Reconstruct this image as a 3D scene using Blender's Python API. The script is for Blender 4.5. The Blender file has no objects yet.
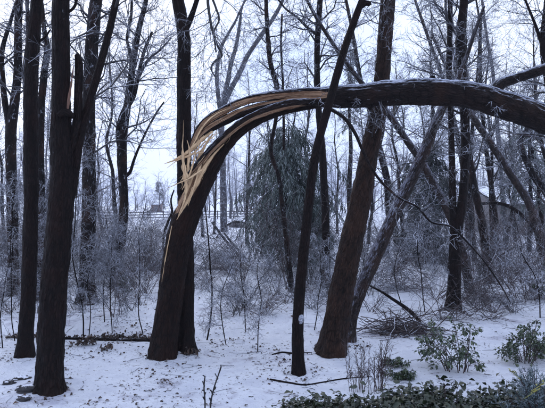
import bpy, math, random
import numpy as np

# ------------------------------------------------------------------ camera, sky, sun, exposure
scene = bpy.context.scene
COL = scene.collection
CZ = 2.3            # eye height above the snow
F = 575.0           # focal length in photo pixels (photo 545 x 408)
cam_data = bpy.data.cameras.new('camera')
cam_data.sensor_fit = 'HORIZONTAL'
cam_data.sensor_width = 36.0
cam_data.lens = 36.0 * F / 545.0
cam_data.clip_start = 0.05
cam_data.clip_end = 3000.0
cam = bpy.data.objects.new('camera', cam_data)
COL.objects.link(cam)
cam.location = (0, 0, CZ)
cam.rotation_euler = (math.radians(90), 0, 0)
scene.camera = cam

SUN_EL, SUN_AZ = math.radians(32), math.radians(-25)
world = bpy.data.worlds.new('World')
scene.world = world
world.use_nodes = True
wt = world.node_tree
wt.nodes.clear()
w_out = wt.nodes.new('ShaderNodeOutputWorld')
w_bg = wt.nodes.new('ShaderNodeBackground')
w_sky = wt.nodes.new('ShaderNodeTexSky')
w_sky.sky_type = 'NISHITA'
w_sky.sun_disc = False
w_sky.sun_elevation = SUN_EL
w_sky.sun_rotation = SUN_AZ
w_sky.dust_density = 3.0
w_tc = wt.nodes.new('ShaderNodeTexCoord')
w_n = wt.nodes.new('ShaderNodeTexNoise')
w_n.inputs['Scale'].default_value = 2.2
w_n.inputs['Detail'].default_value = 4.0
w_r = wt.nodes.new('ShaderNodeValToRGB')
w_r.color_ramp.elements[0].position = 0.36
w_r.color_ramp.elements[0].color = (6.9, 8.6, 13.3, 1)
w_r.color_ramp.elements[1].position = 0.58
w_r.color_ramp.elements[1].color = (9.8, 11.1, 14.5, 1)
w_mix = wt.nodes.new('ShaderNodeMix')
w_mix.data_type = 'RGBA'
w_mix.inputs['Factor'].default_value = 0.9          # a closed cloud layer under the clear sky
wt.links.new(w_tc.outputs['Generated'], w_n.inputs['Vector'])
wt.links.new(w_n.outputs['Fac'], w_r.inputs['Fac'])
wt.links.new(w_sky.outputs['Color'], w_mix.inputs['A'])
wt.links.new(w_r.outputs['Color'], w_mix.inputs['B'])
wt.links.new(w_mix.outputs['Result'], w_bg.inputs['Color'])
w_bg.inputs['Strength'].default_value = 0.1
wt.links.new(w_bg.outputs['Background'], w_out.inputs['Surface'])

sun_data = bpy.data.lights.new('sun', 'SUN')
sun_data.energy = 0.5
sun_data.angle = math.radians(40)
sun_data.color = (1.0, 0.95, 0.9)
sun = bpy.data.objects.new('sun', sun_data)
COL.objects.link(sun)
sun.rotation_euler = (math.radians(90) - SUN_EL, 0, -SUN_AZ + math.pi)

scene.view_settings.view_transform = 'Standard'
scene.view_settings.look = 'None'
scene.view_settings.exposure = 0.25
scene.view_settings.gamma = 1.0
scene.view_settings.use_curve_mapping = False
scene.render.engine = 'CYCLES'
scene.cycles.use_denoising = True
scene.cycles.max_bounces = 5
scene.cycles.diffuse_bounces = 3
scene.cycles.glossy_bounces = 2
scene.cycles.transparent_max_bounces = 6
scene.cycles.volume_bounces = 1
scene.cycles.use_adaptive_sampling = True
scene.cycles.adaptive_threshold = 0.02

# ------------------------------------------------------------------ numeric helpers
rng = np.random.default_rng(11)

def _hash(ix, iy, iz, seed):
    h = (ix * 374761393 + iy * 668265263 + iz * 2147483647 + seed * 1274126177) & 0xffffffff
    h = ((h ^ (h >> 13)) * 1274126177) & 0xffffffff
    h = (h ^ (h >> 16)) & 0xffffffff
    return h.astype(np.float64) / 4294967295.0

def vnoise(p, seed=0):
    """value noise in 0..1 for points (..., 3)"""
    p = np.asarray(p, float)
    i = np.floor(p).astype(np.int64)
    f = p - i
    u = f * f * (3 - 2 * f)
    r = 0
    for dx in (0, 1):
        wx = u[..., 0] if dx else 1 - u[..., 0]
        for dy in (0, 1):
            wy = u[..., 1] if dy else 1 - u[..., 1]
            for dz in (0, 1):
                wz = u[..., 2] if dz else 1 - u[..., 2]
                r = r + wx * wy * wz * _hash(i[..., 0] + dx, i[..., 1] + dy, i[..., 2] + dz, seed)
    return r

def fbm(p, seed=0, octaves=3):
    a, s, t = 0.5, 0.0, 0.0
    p = np.asarray(p, float)
    for k in range(octaves):
        s = s + a * vnoise(p, seed + k * 17)
        t += a
        a *= 0.5
        p = p * 2.03 + 11.3
    return s / t

def v2(x, y, sx, sy=None):
    x, y = np.broadcast_arrays(np.asarray(x, float), np.asarray(y, float))
    return np.stack([x / sx, y / (sy or sx), np.zeros_like(x) + 0.37], -1)

MOUNDS = []     # (x, y, height, radius): snow drifted round the trunk bases

def terrain(x, y):
    x = np.asarray(x, float); y = np.asarray(y, float)
    h = 0.10 * (fbm(v2(x, y, 3.1), 3, 3) - 0.5)
    near = np.clip(1 - (np.abs(y - 8) / 14), 0, 1)
    h = h + near * 0.05 * (fbm(v2(x, y, 0.55), 5, 3) - 0.5)
    h = h + np.clip((y - 12) / 30, 0, 1) * 0.35 * (fbm(v2(x, y, 9.0), 8, 2) - 0.5)
    # the shallow ditch beyond the first trees
    h = h - 0.10 * np.exp(-((y - 10.35 - 0.25 * np.sin(x * 0.8)) / 0.28) ** 2) * np.clip((-x + 0.4) / 0.8, 0, 1)
    for mx, my, mh, mr in MOUNDS:
        h = h + mh * np.exp(-((x - mx) ** 2 + (y - my) ** 2) / (mr * mr))
    return h

def P(px, py, d):
    return np.array([(px - 272.5) / F * d, d, CZ - (py - 204.0) / F * d])

def ground_hit(px, py):
    d = CZ * F / (py - 204.0)
    for _ in range(12):
        h = float(terrain((px - 272.5) / F * d, d))
        d = (CZ - h) * F / (py - 204.0)
    return d

def on_ground(px, d):
    x = (px - 272.5) / F * d
    return np.array([x, d, float(terrain(x, d))])

def unit(v):
    return v / (np.linalg.norm(v, axis=-1, keepdims=True) + 1e-9)

def catmull(pts, step):
    """resample control rows (any columns, xyz first) at about `step` metres"""
    pts = np.asarray(pts, float)
    p = np.vstack([2 * pts[0] - pts[1], pts, 2 * pts[-1] - pts[-2]])
    out = []
    for i in range(1, len(p) - 2):
        a, b, c, d = p[i - 1], p[i], p[i + 1], p[i + 2]
        n = max(2, int(np.linalg.norm(c[:3] - b[:3]) / step))
        t = np.linspace(0, 1, n, endpoint=False)[:, None]
        out.append(0.5 * ((2 * b) + (-a + c) * t + (2 * a - 5 * b + 4 * c - d) * t ** 2 + (-a + 3 * b - 3 * c + d) * t ** 3))
    out.append(p[-2][None])
    return np.vstack(out)

# ------------------------------------------------------------------ mesh builder
class MB:
    def __init__(self):
        self.v, self.f4, self.f3, self.m4, self.m3 = [], [], [], [], []
        self.n = 0
        self.bark, self.wood, self.ridge = [], [], []

    def add(self, v, quads=None, tris=None, mat=0, bark=None, wood=None, ridge=None):
        v = np.asarray(v, float).reshape(-1, 3)
        if quads is not None and len(quads):
            self.f4.append(np.asarray(quads) + self.n)
            self.m4.append(np.full(len(quads), mat))
        if tris is not None and len(tris):
            self.f3.append(np.asarray(tris) + self.n)
            self.m3.append(np.full(len(tris), mat))
        self.v.append(v)
        self.bark.append(v if bark is None else bark)
        self.wood.append(np.zeros(len(v)) if wood is None else wood)
        self.ridge.append(np.full(len(v), 0.5) if ridge is None else ridge)
        self.n += len(v)
        return self

    def box(self, c, s, mat=0):
        c = np.asarray(c, float); s = np.asarray(s, float) / 2
        k = np.array([[-1, -1, -1], [1, -1, -1], [1, 1, -1], [-1, 1, -1], [-1, -1, 1], [1, -1, 1], [1, 1, 1], [-1, 1, 1]])
        return self.add(c + k * s, [[0, 3, 2, 1], [4, 5, 6, 7], [0, 1, 5, 4], [1, 2, 6, 5], [2, 3, 7, 6], [3, 0, 4, 7]], mat=mat)

    def twigs(self, pts, rad, sides=3, mat=0):
        """many thin tapered tubes at once: pts (N,K,3), rad (N,K)"""
        N, K, _ = pts.shape
        if N == 0:
            return self
        d = unit(pts[:, -1] - pts[:, 0])
        ref = np.where(np.abs(d[:, 2:3]) > 0.8, np.array([[1.0, 0, 0]]), np.array([[0, 0, 1.0]]))
        u = unit(np.cross(d, ref)); w = np.cross(d, u)
        a = np.arange(sides) * 2 * math.pi / sides + math.pi / 2
        off = np.cos(a)[None, :, None] * u[:, None] + np.sin(a)[None, :, None] * w[:, None]
        v = pts[:, :, None, :] + rad[:, :, None, None] * off[:, None]
        idx = np.arange(N * K * sides).reshape(N, K, sides)
        j = (np.arange(sides) + 1) % sides
        q = np.stack([idx[:, :-1], idx[:, :-1][:, :, j], idx[:, 1:][:, :, j], idx[:, 1:]], -1).reshape(-1, 4)
        return self.add(v.reshape(-1, 3), q, mat=mat)

    def mesh(self, name, mats, smooth=True, attrs=False):
        V = np.vstack(self.v)
        me = bpy.data.meshes.new(name)
        f4 = np.vstack(self.f4) if self.f4 else np.zeros((0, 4), int)
        f3 = np.vstack(self.f3) if self.f3 else np.zeros((0, 3), int)
        me.vertices.add(len(V))
        me.vertices.foreach_set('co', V.astype(np.float32).ravel())
        nl = len(f4) * 4 + len(f3) * 3
        me.loops.add(nl)
        me.loops.foreach_set('vertex_index', np.concatenate([f4.ravel(), f3.ravel()]).astype(np.int32))
        me.polygons.add(len(f4) + len(f3))
        st = np.concatenate([np.arange(len(f4)) * 4, len(f4) * 4 + np.arange(len(f3)) * 3])
        me.polygons.foreach_set('loop_start', st.astype(np.int32))
        mi = np.concatenate([np.concatenate(self.m4) if self.m4 else [], np.concatenate(self.m3) if self.m3 else []])
        me.polygons.foreach_set('material_index', mi.astype(np.int32))
        me.polygons.foreach_set('use_smooth', np.full(len(st), smooth))
        if attrs:
            at = me.attributes.new('bark', 'FLOAT_VECTOR', 'POINT')
            at.data.foreach_set('vector', np.vstack(self.bark).astype(np.float32).ravel())
            at = me.attributes.new('wood', 'FLOAT', 'POINT')
            at.data.foreach_set('value', np.concatenate(self.wood).astype(np.float32))
            at = me.attributes.new('ridge', 'FLOAT', 'POINT')
            at.data.foreach_set('value', np.concatenate(self.ridge).astype(np.float32))
        for m in mats if isinstance(mats, (list, tuple)) else [mats]:
            me.materials.append(M[m])
        me.update(calc_edges=True)
        me.validate()
        return me

    def build(self, name, mats, parent=None, smooth=True, attrs=False):
        o = bpy.data.objects.new(name, self.mesh(name, mats, smooth, attrs))
        COL.objects.link(o)
        if parent is not None:
            # parents here are unrotated empties or meshes whose data is in world space
            o.parent = parent
            o.matrix_parent_inverse = parent_inverse(parent)
        return o

def parent_inverse(p):
    from mathutils import Matrix
    return Matrix.Translation(-p.location)          # a part that is itself a mesh already sits in world space

def empty(name, loc, label, cat, group=None):
    o = bpy.data.objects.new(name, None)
    COL.objects.link(o)
    o.location = tuple(float(c) for c in loc)
    o.empty_display_size = 0.2
    return tag(o, label, cat, group)

def tag(o, label=None, cat=None, group=None, kind=None):
    if label: o['label'] = label
    if cat: o['category'] = cat
    if group: o['group'] = group
    if kind: o['kind'] = kind
    return o

def tube(mb, rows, sides=16, rough=0.0, freq=9.0, seed=0, mat=0, wood=None, flat=1.0, cap=True, flare=0.0):
    """one thick tapered tube; rows (K,4) = x,y,z,radius. rough = bark relief as a fraction of the radius.
    wood(t, nrm, pos) -> 0..1 marks torn wood. flat squeezes the section along the view depth (y)."""
    rows = np.asarray(rows, float)
    p, r = rows[:, :3], rows[:, 3]
    K = len(p)
    t = unit(np.gradient(p, axis=0))
    u = np.zeros_like(p); 
    ref = np.array([1.0, 0, 0]) if abs(t[0][0]) < 0.8 else np.array([0, 0, 1.0])
    u0 = ref - t[0] * np.dot(ref, t[0]); u[0] = u0 / np.linalg.norm(u0)
    for k in range(1, K):
        q = u[k - 1] - t[k] * np.dot(u[k - 1], t[k])
        u[k] = q / np.linalg.norm(q)
    w = np.cross(t, u)
    s = np.concatenate([[0], np.cumsum(np.linalg.norm(np.diff(p, axis=0), axis=1))])
    a = np.arange(sides) * 2 * math.pi / sides
    n = np.cos(a)[None, :, None] * u[:, None] + np.sin(a)[None, :, None] * w[:, None]
    rr = r[:, None] * np.ones((1, sides))
    R0 = max(r.max(), 0.02)
    bark = np.stack([np.broadcast_to(np.cos(a) * R0, (K, sides)), np.broadcast_to(np.sin(a) * R0, (K, sides)),
                     np.broadcast_to(s[:, None], (K, sides))], -1)
    if flare > 0:
        lob = 0.1 + 2.0 * vnoise(np.stack([np.cos(a) * 2.2, np.sin(a) * 2.2, a * 0], -1), seed + 3) ** 1.5
        rr = rr * (1 + 1.25 * flare * np.exp(-s / 0.13)[:, None] * lob[None])
    rg = np.full((K, sides), 0.5)
    if rough > 0:
        q = bark / R0
        warp = 0.5 * (vnoise(np.stack([q[..., 0] * 2, q[..., 1] * 2, bark[..., 2] * 5], -1), seed + 2) - 0.5)
        big = fbm(np.stack([q[..., 0] * 1.3, q[..., 1] * 1.3, bark[..., 2] * 1.7], -1), seed, 2) - 0.5
        fur = vnoise(np.stack([q[..., 0] * freq * 0.55 + warp * 2, q[..., 1] * freq * 0.55 + warp * 2, bark[..., 2] * 6.0], -1), seed + 5)
        ridge = np.abs(2 * fur - 1) ** 0.7             # 0 in the furrows
        fine = vnoise(np.stack([q[..., 0] * freq * 1.3, q[..., 1] * freq * 1.3, bark[..., 2] * 24], -1), seed + 9) - 0.5
        rg = np.clip(ridge * 0.8 + 0.25 * fine + 0.1, 0, 1)
        rr = rr * (1 + rough * (1.6 * big + 1.0 * ridge - 0.95 + 0.5 * fine))
    wd = None
    if wood is not None:
        wd = np.clip(wood(s / s[-1], n, p), 0, 1)
        fib = vnoise(np.stack([bark[..., 0] / R0 * 7, bark[..., 1] / R0 * 7, bark[..., 2] * 2.5], -1), seed + 31)
        rr = rr * (1 - wd * (0.10 + 0.28 * fib))
    off = n * rr[..., None]
    if flat != 1.0:
        off[..., 1] *= flat
    v = p[:, None] + off
    idx = np.arange(K * sides).reshape(K, sides)
    j = (np.arange(sides) + 1) % sides
    quads = np.stack([idx[:-1], idx[:-1][:, j], idx[1:][:, j], idx[1:]], -1).reshape(-1, 4)
    tris = None
    vv = v.reshape(-1, 3); bb = bark.reshape(-1, 3); gg = rg.reshape(-1); ww = np.zeros(len(vv)) if wd is None else wd.reshape(-1)
    if cap:
        vv = np.vstack([vv, p[-1] + t[-1] * r[-1] * 0.6, p[0] - t[0] * r[0] * 0.3])
        bb = np.vstack([bb, [0, 0, s[-1]], [0, 0, 0]]); ww = np.concatenate([ww, [ww[-1], ww[0]]]); gg = np.concatenate([gg, [0.5, 0.5]])
        c1, c0 = K * sides, K * sides + 1
        tris = np.concatenate([np.stack([idx[-1], idx[-1][j], np.full(sides, c1)], -1),
                               np.stack([idx[0][j], idx[0], np.full(sides, c0)], -1)])
    mb.add(vv, quads, tris, mat=mat, bark=bb, wood=ww, ridge=gg)
    return rows

def spawn(pp, pr, n, t0, t1, llo, lhi, alo, ahi, K=4, rr=0.5, rmin=0.003, wander=0.25, grav=0.0, taper=0.35, g=None, short=0.5, rmax=9):
    """n children on every parent polyline: returns (N*n,K,3), (N*n,K)"""
    g = g or rng
    N, K0, _ = pp.shape
    t = t0 + (t1 - t0) * (np.arange(n)[None] + g.random((N, n))) / n
    x = t * (K0 - 1)
    i = np.minimum(x.astype(int), K0 - 2); f = (x - i)[..., None]
    rows = np.arange(N)[:, None]
    a, b = pp[rows, i], pp[rows, i + 1]
    pos = (a * (1 - f) + b * f).reshape(-1, 3)
    tan = unit(b - a).reshape(-1, 3)
    r = (pr[rows, i] * (1 - f[..., 0]) + pr[rows, i + 1] * f[..., 0]).reshape(-1)
    per = unit(np.cross(tan, g.normal(size=tan.shape)))
    ang = np.radians(alo + (ahi - alo) * g.random(len(pos)))[:, None]
    d = np.cos(ang) * tan + np.sin(ang) * per
    L = (llo + (lhi - llo) * g.random(len(pos))) * (1 - short * ((t - t0) / max(t1 - t0, 1e-6)).reshape(-1))
    pts = np.zeros((len(pos), K, 3)); pts[:, 0] = pos
    for k in range(1, K):
        d = unit(d + wander * g.normal(size=d.shape) + np.array([0, 0, grav]))
        pts[:, k] = pts[:, k - 1] + d * (L / (K - 1))[:, None]
    r0 = np.clip(r * rr, rmin, rmax)
    rad = r0[:, None] * np.linspace(1, taper, K)[None]
    return pts, rad

# ------------------------------------------------------------------ materials
M = {}

class NT:
    def __init__(self, name):
        m = bpy.data.materials.new(name); m.use_nodes = True
        self.m = m; self.t = m.node_tree; self.t.nodes.clear()
        self.out = self.t.nodes.new('ShaderNodeOutputMaterial')
        self.b = self.t.nodes.new('ShaderNodeBsdfPrincipled')
        self.t.links.new(self.b.outputs[0], self.out.inputs['Surface'])
        M[name] = m
    def node(self, kind, **kw):
        n = self.t.nodes.new(kind)
        for k, v in kw.items():
            if k in n.inputs: n.inputs[k].default_value = v
            else: setattr(n, k, v)
        return n
    def link(self, a, b): self.t.links.new(a, b)
    def set(self, **kw):
        for k, v in kw.items():
            self.b.inputs[k.replace('_', ' ')].default_value = v
    def noise(self, vec, scale, detail=3, rough=0.55):
        n = self.node('ShaderNodeTexNoise', Scale=scale, Detail=detail, Roughness=rough)
        if vec is not None: self.link(vec, n.inputs['Vector'])
        return n.outputs['Fac']
    def ramp(self, fac, stops):
        r = self.node('ShaderNodeValToRGB')
        e = r.color_ramp.elements
        while len(e) < len(stops): e.new(0.5)
        for q, (p, c) in zip(e, stops):
            q.position = p; q.color = (*c, 1) if len(c) == 3 else c
        self.link(fac, r.inputs['Fac'])
        return r.outputs['Color']
    def math(self, op, a, b=None, clamp=False):
        n = self.node('ShaderNodeMath', operation=op); n.use_clamp = clamp
        for i, q in enumerate((a, b)):
            if q is None: continue
            if isinstance(q, (int, float)): n.inputs[i].default_value = q
            else: self.link(q, n.inputs[i])
        return n.outputs[0]
    def mix(self, fac, a, b):
        n = self.node('ShaderNodeMix', data_type='RGBA')
        for q, s in ((fac, 'Factor'), (a, 'A'), (b, 'B')):
            if isinstance(q, (int, float)): n.inputs[s].default_value = q
            elif isinstance(q, tuple): n.inputs[s].default_value = (*q, 1)
            else: self.link(q, n.inputs[s])
        return n.outputs['Result']
    def smooth(self, x, lo, hi):
        n = self.node('ShaderNodeMapRange', interpolation_type='SMOOTHSTEP')
        n.inputs['From Min'].default_value = lo; n.inputs['From Max'].default_value = hi
        self.link(x, n.inputs['Value'])
        return n.outputs['Result']
    def scale(self, vec, s):
        n = self.node('ShaderNodeMapping'); n.inputs['Scale'].default_value = s
        self.link(vec, n.inputs['Vector'])
        return n.outputs['Vector']
    def bump(self, h, strength, dist=0.02):
        n = self.node('ShaderNodeBump', Strength=strength, Distance=dist)
        self.link(h, n.inputs['Height']); self.link(n.outputs['Normal'], self.b.inputs['Normal'])
    def normal_z(self):
        g = self.node('ShaderNodeNewGeometry'); s = self.node('ShaderNodeSeparateXYZ')
        self.link(g.outputs['Normal'], s.inputs[0])
        return s.outputs

FROST = (0.66, 0.70, 0.80)

def bark_material(name, dark, light, top=0.75, patch=0.72, warm=(0.07, 0.034, 0.022), frost=FROST, streak=0.35, amp=1.3):
    """wet bark; `top`: how far round the upper side frost clings, `patch`: rime patches (higher = fewer)"""
    n = NT(name)
    a = n.node('ShaderNodeAttribute', attribute_name='bark').outputs['Vector']
    wood = n.node('ShaderNodeAttribute', attribute_name='wood').outputs['Fac']
    rdg = n.node('ShaderNodeAttribute', attribute_name='ridge').outputs['Fac']
    st = n.scale(a, (1, 1, 0.16))
    ridges = n.noise(st, 42, 5, 0.65)
    vor = n.node('ShaderNodeTexVoronoi', feature='DISTANCE_TO_EDGE', Scale=34.0)
    wrp = n.node('ShaderNodeTexNoise', Scale=9.0, Detail=2.0)
    n.link(a, wrp.inputs['Vector'])
    vm = n.node('ShaderNodeMix', data_type='VECTOR'); vm.inputs['Factor'].default_value = 0.05
    n.link(a, vm.inputs['A']); n.link(wrp.outputs['Color'], vm.inputs['B'])
    n.link(n.scale(vm.outputs['Result'], (1, 1, 0.3)), vor.inputs['Vector'])
    crack = n.smooth(vor.outputs['Distance'], 0.02, 0.22)
    blotch = n.noise(a, 2.4, 3)
    h = n.math('MULTIPLY', n.math('ADD', n.math('MULTIPLY', ridges, 0.7), n.math('MULTIPLY', crack, 0.35)), n.math('ADD', rdg, 0.45))
    col = n.ramp(h, [(0.16, dark), (0.42, tuple((p + q) / 2.6 for p, q in zip(dark, light))), (0.86, light)])
    col = n.mix(n.smooth(blotch, 0.45, 0.72), col, n.mix(0.45, col, warm))
    # frost: upward faces and rime patches on the bark
    nz = n.normal_z()
    fr = n.math('ADD', nz['Z'], n.math('MULTIPLY', n.math('SUBTRACT', n.noise(n.scale(a, (1, 1, 0.22)), 55, 5, 0.8), 0.5), amp * 1.5))
    fr = n.math('ADD', fr, n.math('MULTIPLY', n.math('SUBTRACT', rdg, 0.5), 0.5))
    ftop = n.smooth(fr, top, top + 0.55)
    rime = n.smooth(n.math('ADD', n.math('MULTIPLY', n.noise(a, 5.5, 4, 0.7), 0.65), n.math('MULTIPLY', n.noise(st, 60, 3), streak)), patch, patch + 0.1)
    fac = n.math('MAXIMUM', ftop, n.math('MULTIPLY', rime, 0.7), True)
    col = n.mix(fac, col, frost)
    # torn wood
    wn = n.noise(n.scale(a, (1, 1, 0.035)), 85, 5, 0.7)
    wcol = n.ramp(wn, [(0.34, (0.05, 0.022, 0.013)), (0.45, (0.26, 0.135, 0.075)), (0.55, (0.54, 0.34, 0.21)), (0.72, (0.74, 0.54, 0.37))])
    wfac = n.smooth(n.math('ADD', wood, n.math('MULTIPLY', n.math('SUBTRACT', n.noise(n.scale(a, (1, 1, 0.035)), 36, 4, 0.75), 0.5), 2.1)), 0.45, 0.56)
    col = n.mix(wfac, col, wcol)
    n.link(col, n.b.inputs['Base Color'])
    n.set(Roughness=0.6)
    n.b.inputs['Specular IOR Level'].default_value = 0.12
    n.bump(n.math('ADD', h, n.math('MULTIPLY', wn, wfac)), 1.0, 0.03)
    return n

bark_material('wet_bark', (0.0010, 0.0008, 0.0009), (0.018, 0.0100, 0.0085), top=0.95, patch=0.66, warm=(0.020, 0.008, 0.0055))
bark_material('brown_bark', (0.0018, 0.0013, 0.0012), (0.052, 0.029, 0.021), top=0.95, patch=0.70, warm=(0.060, 0.029, 0.018))
bark_material('reddish_bark', (0.0013, 0.0009, 0.0009), (0.026, 0.013, 0.0095), top=0.95, patch=0.72, warm=(0.032, 0.013, 0.008))
bark_material('arch_bark', (0.0014, 0.0011, 0.0013), (0.024, 0.0155, 0.014), top=0.45, patch=0.68, warm=(0.04, 0.02, 0.013), frost=(0.56, 0.60, 0.72))
bark_material('rimed_bark', (0.002, 0.0017, 0.002), (0.022, 0.0145, 0.0135), top=0.5, patch=0.57)
bark_material('snowy_bark', (0.006, 0.005, 0.0055), (0.065, 0.048, 0.043), top=0.18, patch=0.58, frost=(0.30, 0.315, 0.40), amp=1.6)
bark_material('pale_bark', (0.030, 0.030, 0.036), (0.11, 0.11, 0.13), top=0.3, patch=0.54)  # bark tones lightened to paint distance haze on far trunks, besides the frost

n = NT('torn_wood')
a = n.node('ShaderNodeAttribute', attribute_name='bark').outputs['Vector']
wn = n.noise(n.scale(a, (1, 1, 0.04)), 110, 5, 0.7)
col = n.ramp(wn, [(0.30, (0.16, 0.075, 0.035)), (0.42, (0.56, 0.34, 0.17)), (0.55, (0.76, 0.53, 0.30)), (0.8, (0.85, 0.66, 0.43))])
n.link(col, n.b.inputs['Base Color']); n.set(Roughness=0.7); n.bump(wn, 0.8, 0.01)

n = NT('old_wood')
a = n.node('ShaderNodeAttribute', attribute_name='bark').outputs['Vector']
wn = n.noise(n.scale(a, (1, 1, 0.05)), 90, 5, 0.7)
n.link(n.ramp(wn, [(0.3, (0.03, 0.014, 0.01)), (0.5, (0.13, 0.062, 0.038)), (0.75, (0.26, 0.14, 0.09))]), n.b.inputs['Base Color']); n.set(Roughness=0.7); n.bump(wn, 0.8, 0.01)

def twig_material(name, core, frost, lo, hi, spread=0.8):
    n = NT(name)
    tc = n.node('ShaderNodeTexCoord').outputs['Object']
    nz = n.normal_z()
    x = n.math('ADD', nz['Z'], n.math('MULTIPLY', n.math('SUBTRACT', n.noise(tc, 9, 3, 0.65), 0.5), spread * 2.4))
    col = n.mix(n.smooth(x, lo, hi), core, frost)
    n.link(col, n.b.inputs['Base Color'])
    n.set(Roughness=0.4)
    n.b.inputs['Specular IOR Level'].default_value = 0.5
    return n

twig_material('iced_twig', (0.040, 0.036, 0.042), (0.60, 0.64, 0.75), -0.15, 0.95)
twig_material('dark_twig', (0.008, 0.006, 0.007), (0.46, 0.49, 0.58), 0.5, 1.3)
twig_material('brown_twig', (0.045, 0.024, 0.024), (0.46, 0.48, 0.56), 0.45, 1.4)
twig_material('bare_twig', (0.030, 0.016, 0.017), (0.30, 0.30, 0.36), 0.95, 1.7)
twig_material('pale_twig', (0.16, 0.16, 0.19), (0.58, 0.62, 0.73), -0.6, 0.6)  # frosted twigs with the fade of distance put into the core colour
twig_material('cedar_frond', (0.028, 0.044, 0.034), (0.32, 0.38, 0.38), -0.15, 1.0)
twig_material('dark_frond', (0.010, 0.018, 0.016), (0.28, 0.32, 0.37), 0.45, 1.4)
twig_material('blue_frond', (0.030, 0.058, 0.058), (0.36, 0.44, 0.50), 0.0, 1.1)

def leaf_material(name, c0, c1, c2, rough=0.35, frost_lo=0.75, frost_hi=1.15):
    n = NT(name)
    tc = n.node('ShaderNodeTexCoord').outputs['Object']
    v = n.noise(tc, 14, 2)
    col = n.ramp(v, [(0.3, c0), (0.5, c1), (0.7, c2)])
    nz = n.normal_z()
    up = n.math('ABSOLUTE', nz['Z'])
    x = n.math('ADD', up, n.math('MULTIPLY', n.math('SUBTRACT', n.noise(tc, 23, 3), 0.5), 1.3))
    col = n.mix(n.smooth(x, frost_lo, frost_hi), col, (0.62, 0.66, 0.75))
    n.link(col, n.b.inputs['Base Color']); n.set(Roughness=rough)
    return n

leaf_material('glossy_leaf', (0.016, 0.028, 0.014), (0.042, 0.066, 0.030), (0.095, 0.115, 0.052), rough=0.25, frost_lo=0.85, frost_hi=1.4)
leaf_material('cover_leaf', (0.008, 0.012, 0.007), (0.022, 0.034, 0.014), (0.050, 0.048, 0.024), frost_lo=1.15, frost_hi=1.6)
leaf_material('yellow_leaf', (0.16, 0.17, 0.03), (0.30, 0.27, 0.05), (0.38, 0.36, 0.08), frost_lo=1.1, frost_hi=1.5)
leaf_material('dead_leaf', (0.016, 0.010, 0.008), (0.045, 0.027, 0.020), (0.12, 0.07, 0.045), rough=0.6, frost_lo=0.9, frost_hi=1.4)

n = NT('snow')
pos = n.node('ShaderNodeNewGeometry').outputs['Position']
big = n.noise(pos, 0.55, 3)
mid = n.noise(pos, 2.6, 4, 0.6)
fine = n.noise(pos, 17, 4, 0.65)
grain = n.noise(pos, 120, 2)
col = n.ramp(mid, [(0.30, (0.66, 0.68, 0.76)), (0.55, (0.80, 0.82, 0.88))])
thin = n.smooth(n.math('ADD', n.math('MULTIPLY', mid, 0.55), n.math('MULTIPLY', big, 0.6)), 0.60, 0.72)
col = n.mix(thin, col, (0.52, 0.52, 0.60))                       # thin glazed crust with wet ground showing
speck = n.smooth(n.math('ADD', n.math('MULTIPLY', fine, 0.8), n.math('MULTIPLY', mid, 0.35)), 0.655, 0.72)
col = n.mix(n.math('MULTIPLY', speck, 0.75), col, (0.085, 0.06, 0.05))   # litter just under the snow
n.link(col, n.b.inputs['Base Color']); n.set(Roughness=0.5)
n.b.inputs['Specular IOR Level'].default_value = 0.3
n.bump(n.math('ADD', n.math('MULTIPLY', mid, 1.5), n.math('ADD', fine, n.math('MULTIPLY', grain, 0.3))), 0.8, 0.06)

n = NT('snow_cap')
pos = n.node('ShaderNodeNewGeometry').outputs['Position']
n.link(n.ramp(n.noise(pos, 9, 3), [(0.3, (0.66, 0.68, 0.76)), (0.6, (0.80, 0.82, 0.88))]), n.b.inputs['Base Color'])
n.set(Roughness=0.55); n.bump(n.noise(pos, 40, 3), 0.4, 0.02)

n = NT('ice_crust')
pos = n.node('ShaderNodeNewGeometry').outputs['Position']
n.link(n.ramp(n.noise(pos, 45, 4, 0.7), [(0.38, (0.10, 0.09, 0.10)), (0.6, (0.46, 0.49, 0.58))]), n.b.inputs['Base Color'])
n.set(Roughness=0.4); n.bump(n.noise(pos, 60, 3), 0.6, 0.02)

def plain(name, c0, c1, scale=6.0, rough=0.7, bump=0.4):
    n = NT(name)
    tc = n.node('ShaderNodeTexCoord').outputs['Object']
    v = n.noise(tc, scale, 4, 0.6)
    n.link(n.ramp(v, [(0.3, c0), (0.7, c1)]), n.b.inputs['Base Color'])
    n.set(Roughness=rough)
    if bump: n.bump(v, bump, 0.03)
    return n
n = NT('stone')
tc = n.node('ShaderNodeNewGeometry').outputs['Position']
v = n.noise(tc, 18, 4)
x = n.math('ADD', n.normal_z()['Z'], n.math('MULTIPLY', n.math('SUBTRACT', n.noise(tc, 14, 4, 0.7), 0.5), 1.2))
n.link(n.mix(n.smooth(x, 0.75, 0.95), n.ramp(v, [(0.3, (0.008, 0.007, 0.008)), (0.7, (0.04, 0.036, 0.038))]), (0.7, 0.72, 0.8)), n.b.inputs['Base Color'])
n.set(Roughness=0.6); n.bump(v, 0.6, 0.03)
plain('weathered_board', (0.10, 0.09, 0.095), (0.17, 0.155, 0.16), 5)
plain('shed_board', (0.12, 0.07, 0.065), (0.17, 0.105, 0.095), 3)
plain('grey_trim', (0.20, 0.20, 0.22), (0.28, 0.28, 0.30), 4, 0.5, 0)
plain('fence_wood', (0.05, 0.045, 0.05), (0.10, 0.09, 0.095), 9)
n = NT('window_glass'); n.set(Base_Color=(0.02, 0.025, 0.03, 1), Roughness=0.08)
plain('soil', (0.012, 0.009, 0.008), (0.045, 0.028, 0.02), 14)

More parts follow.
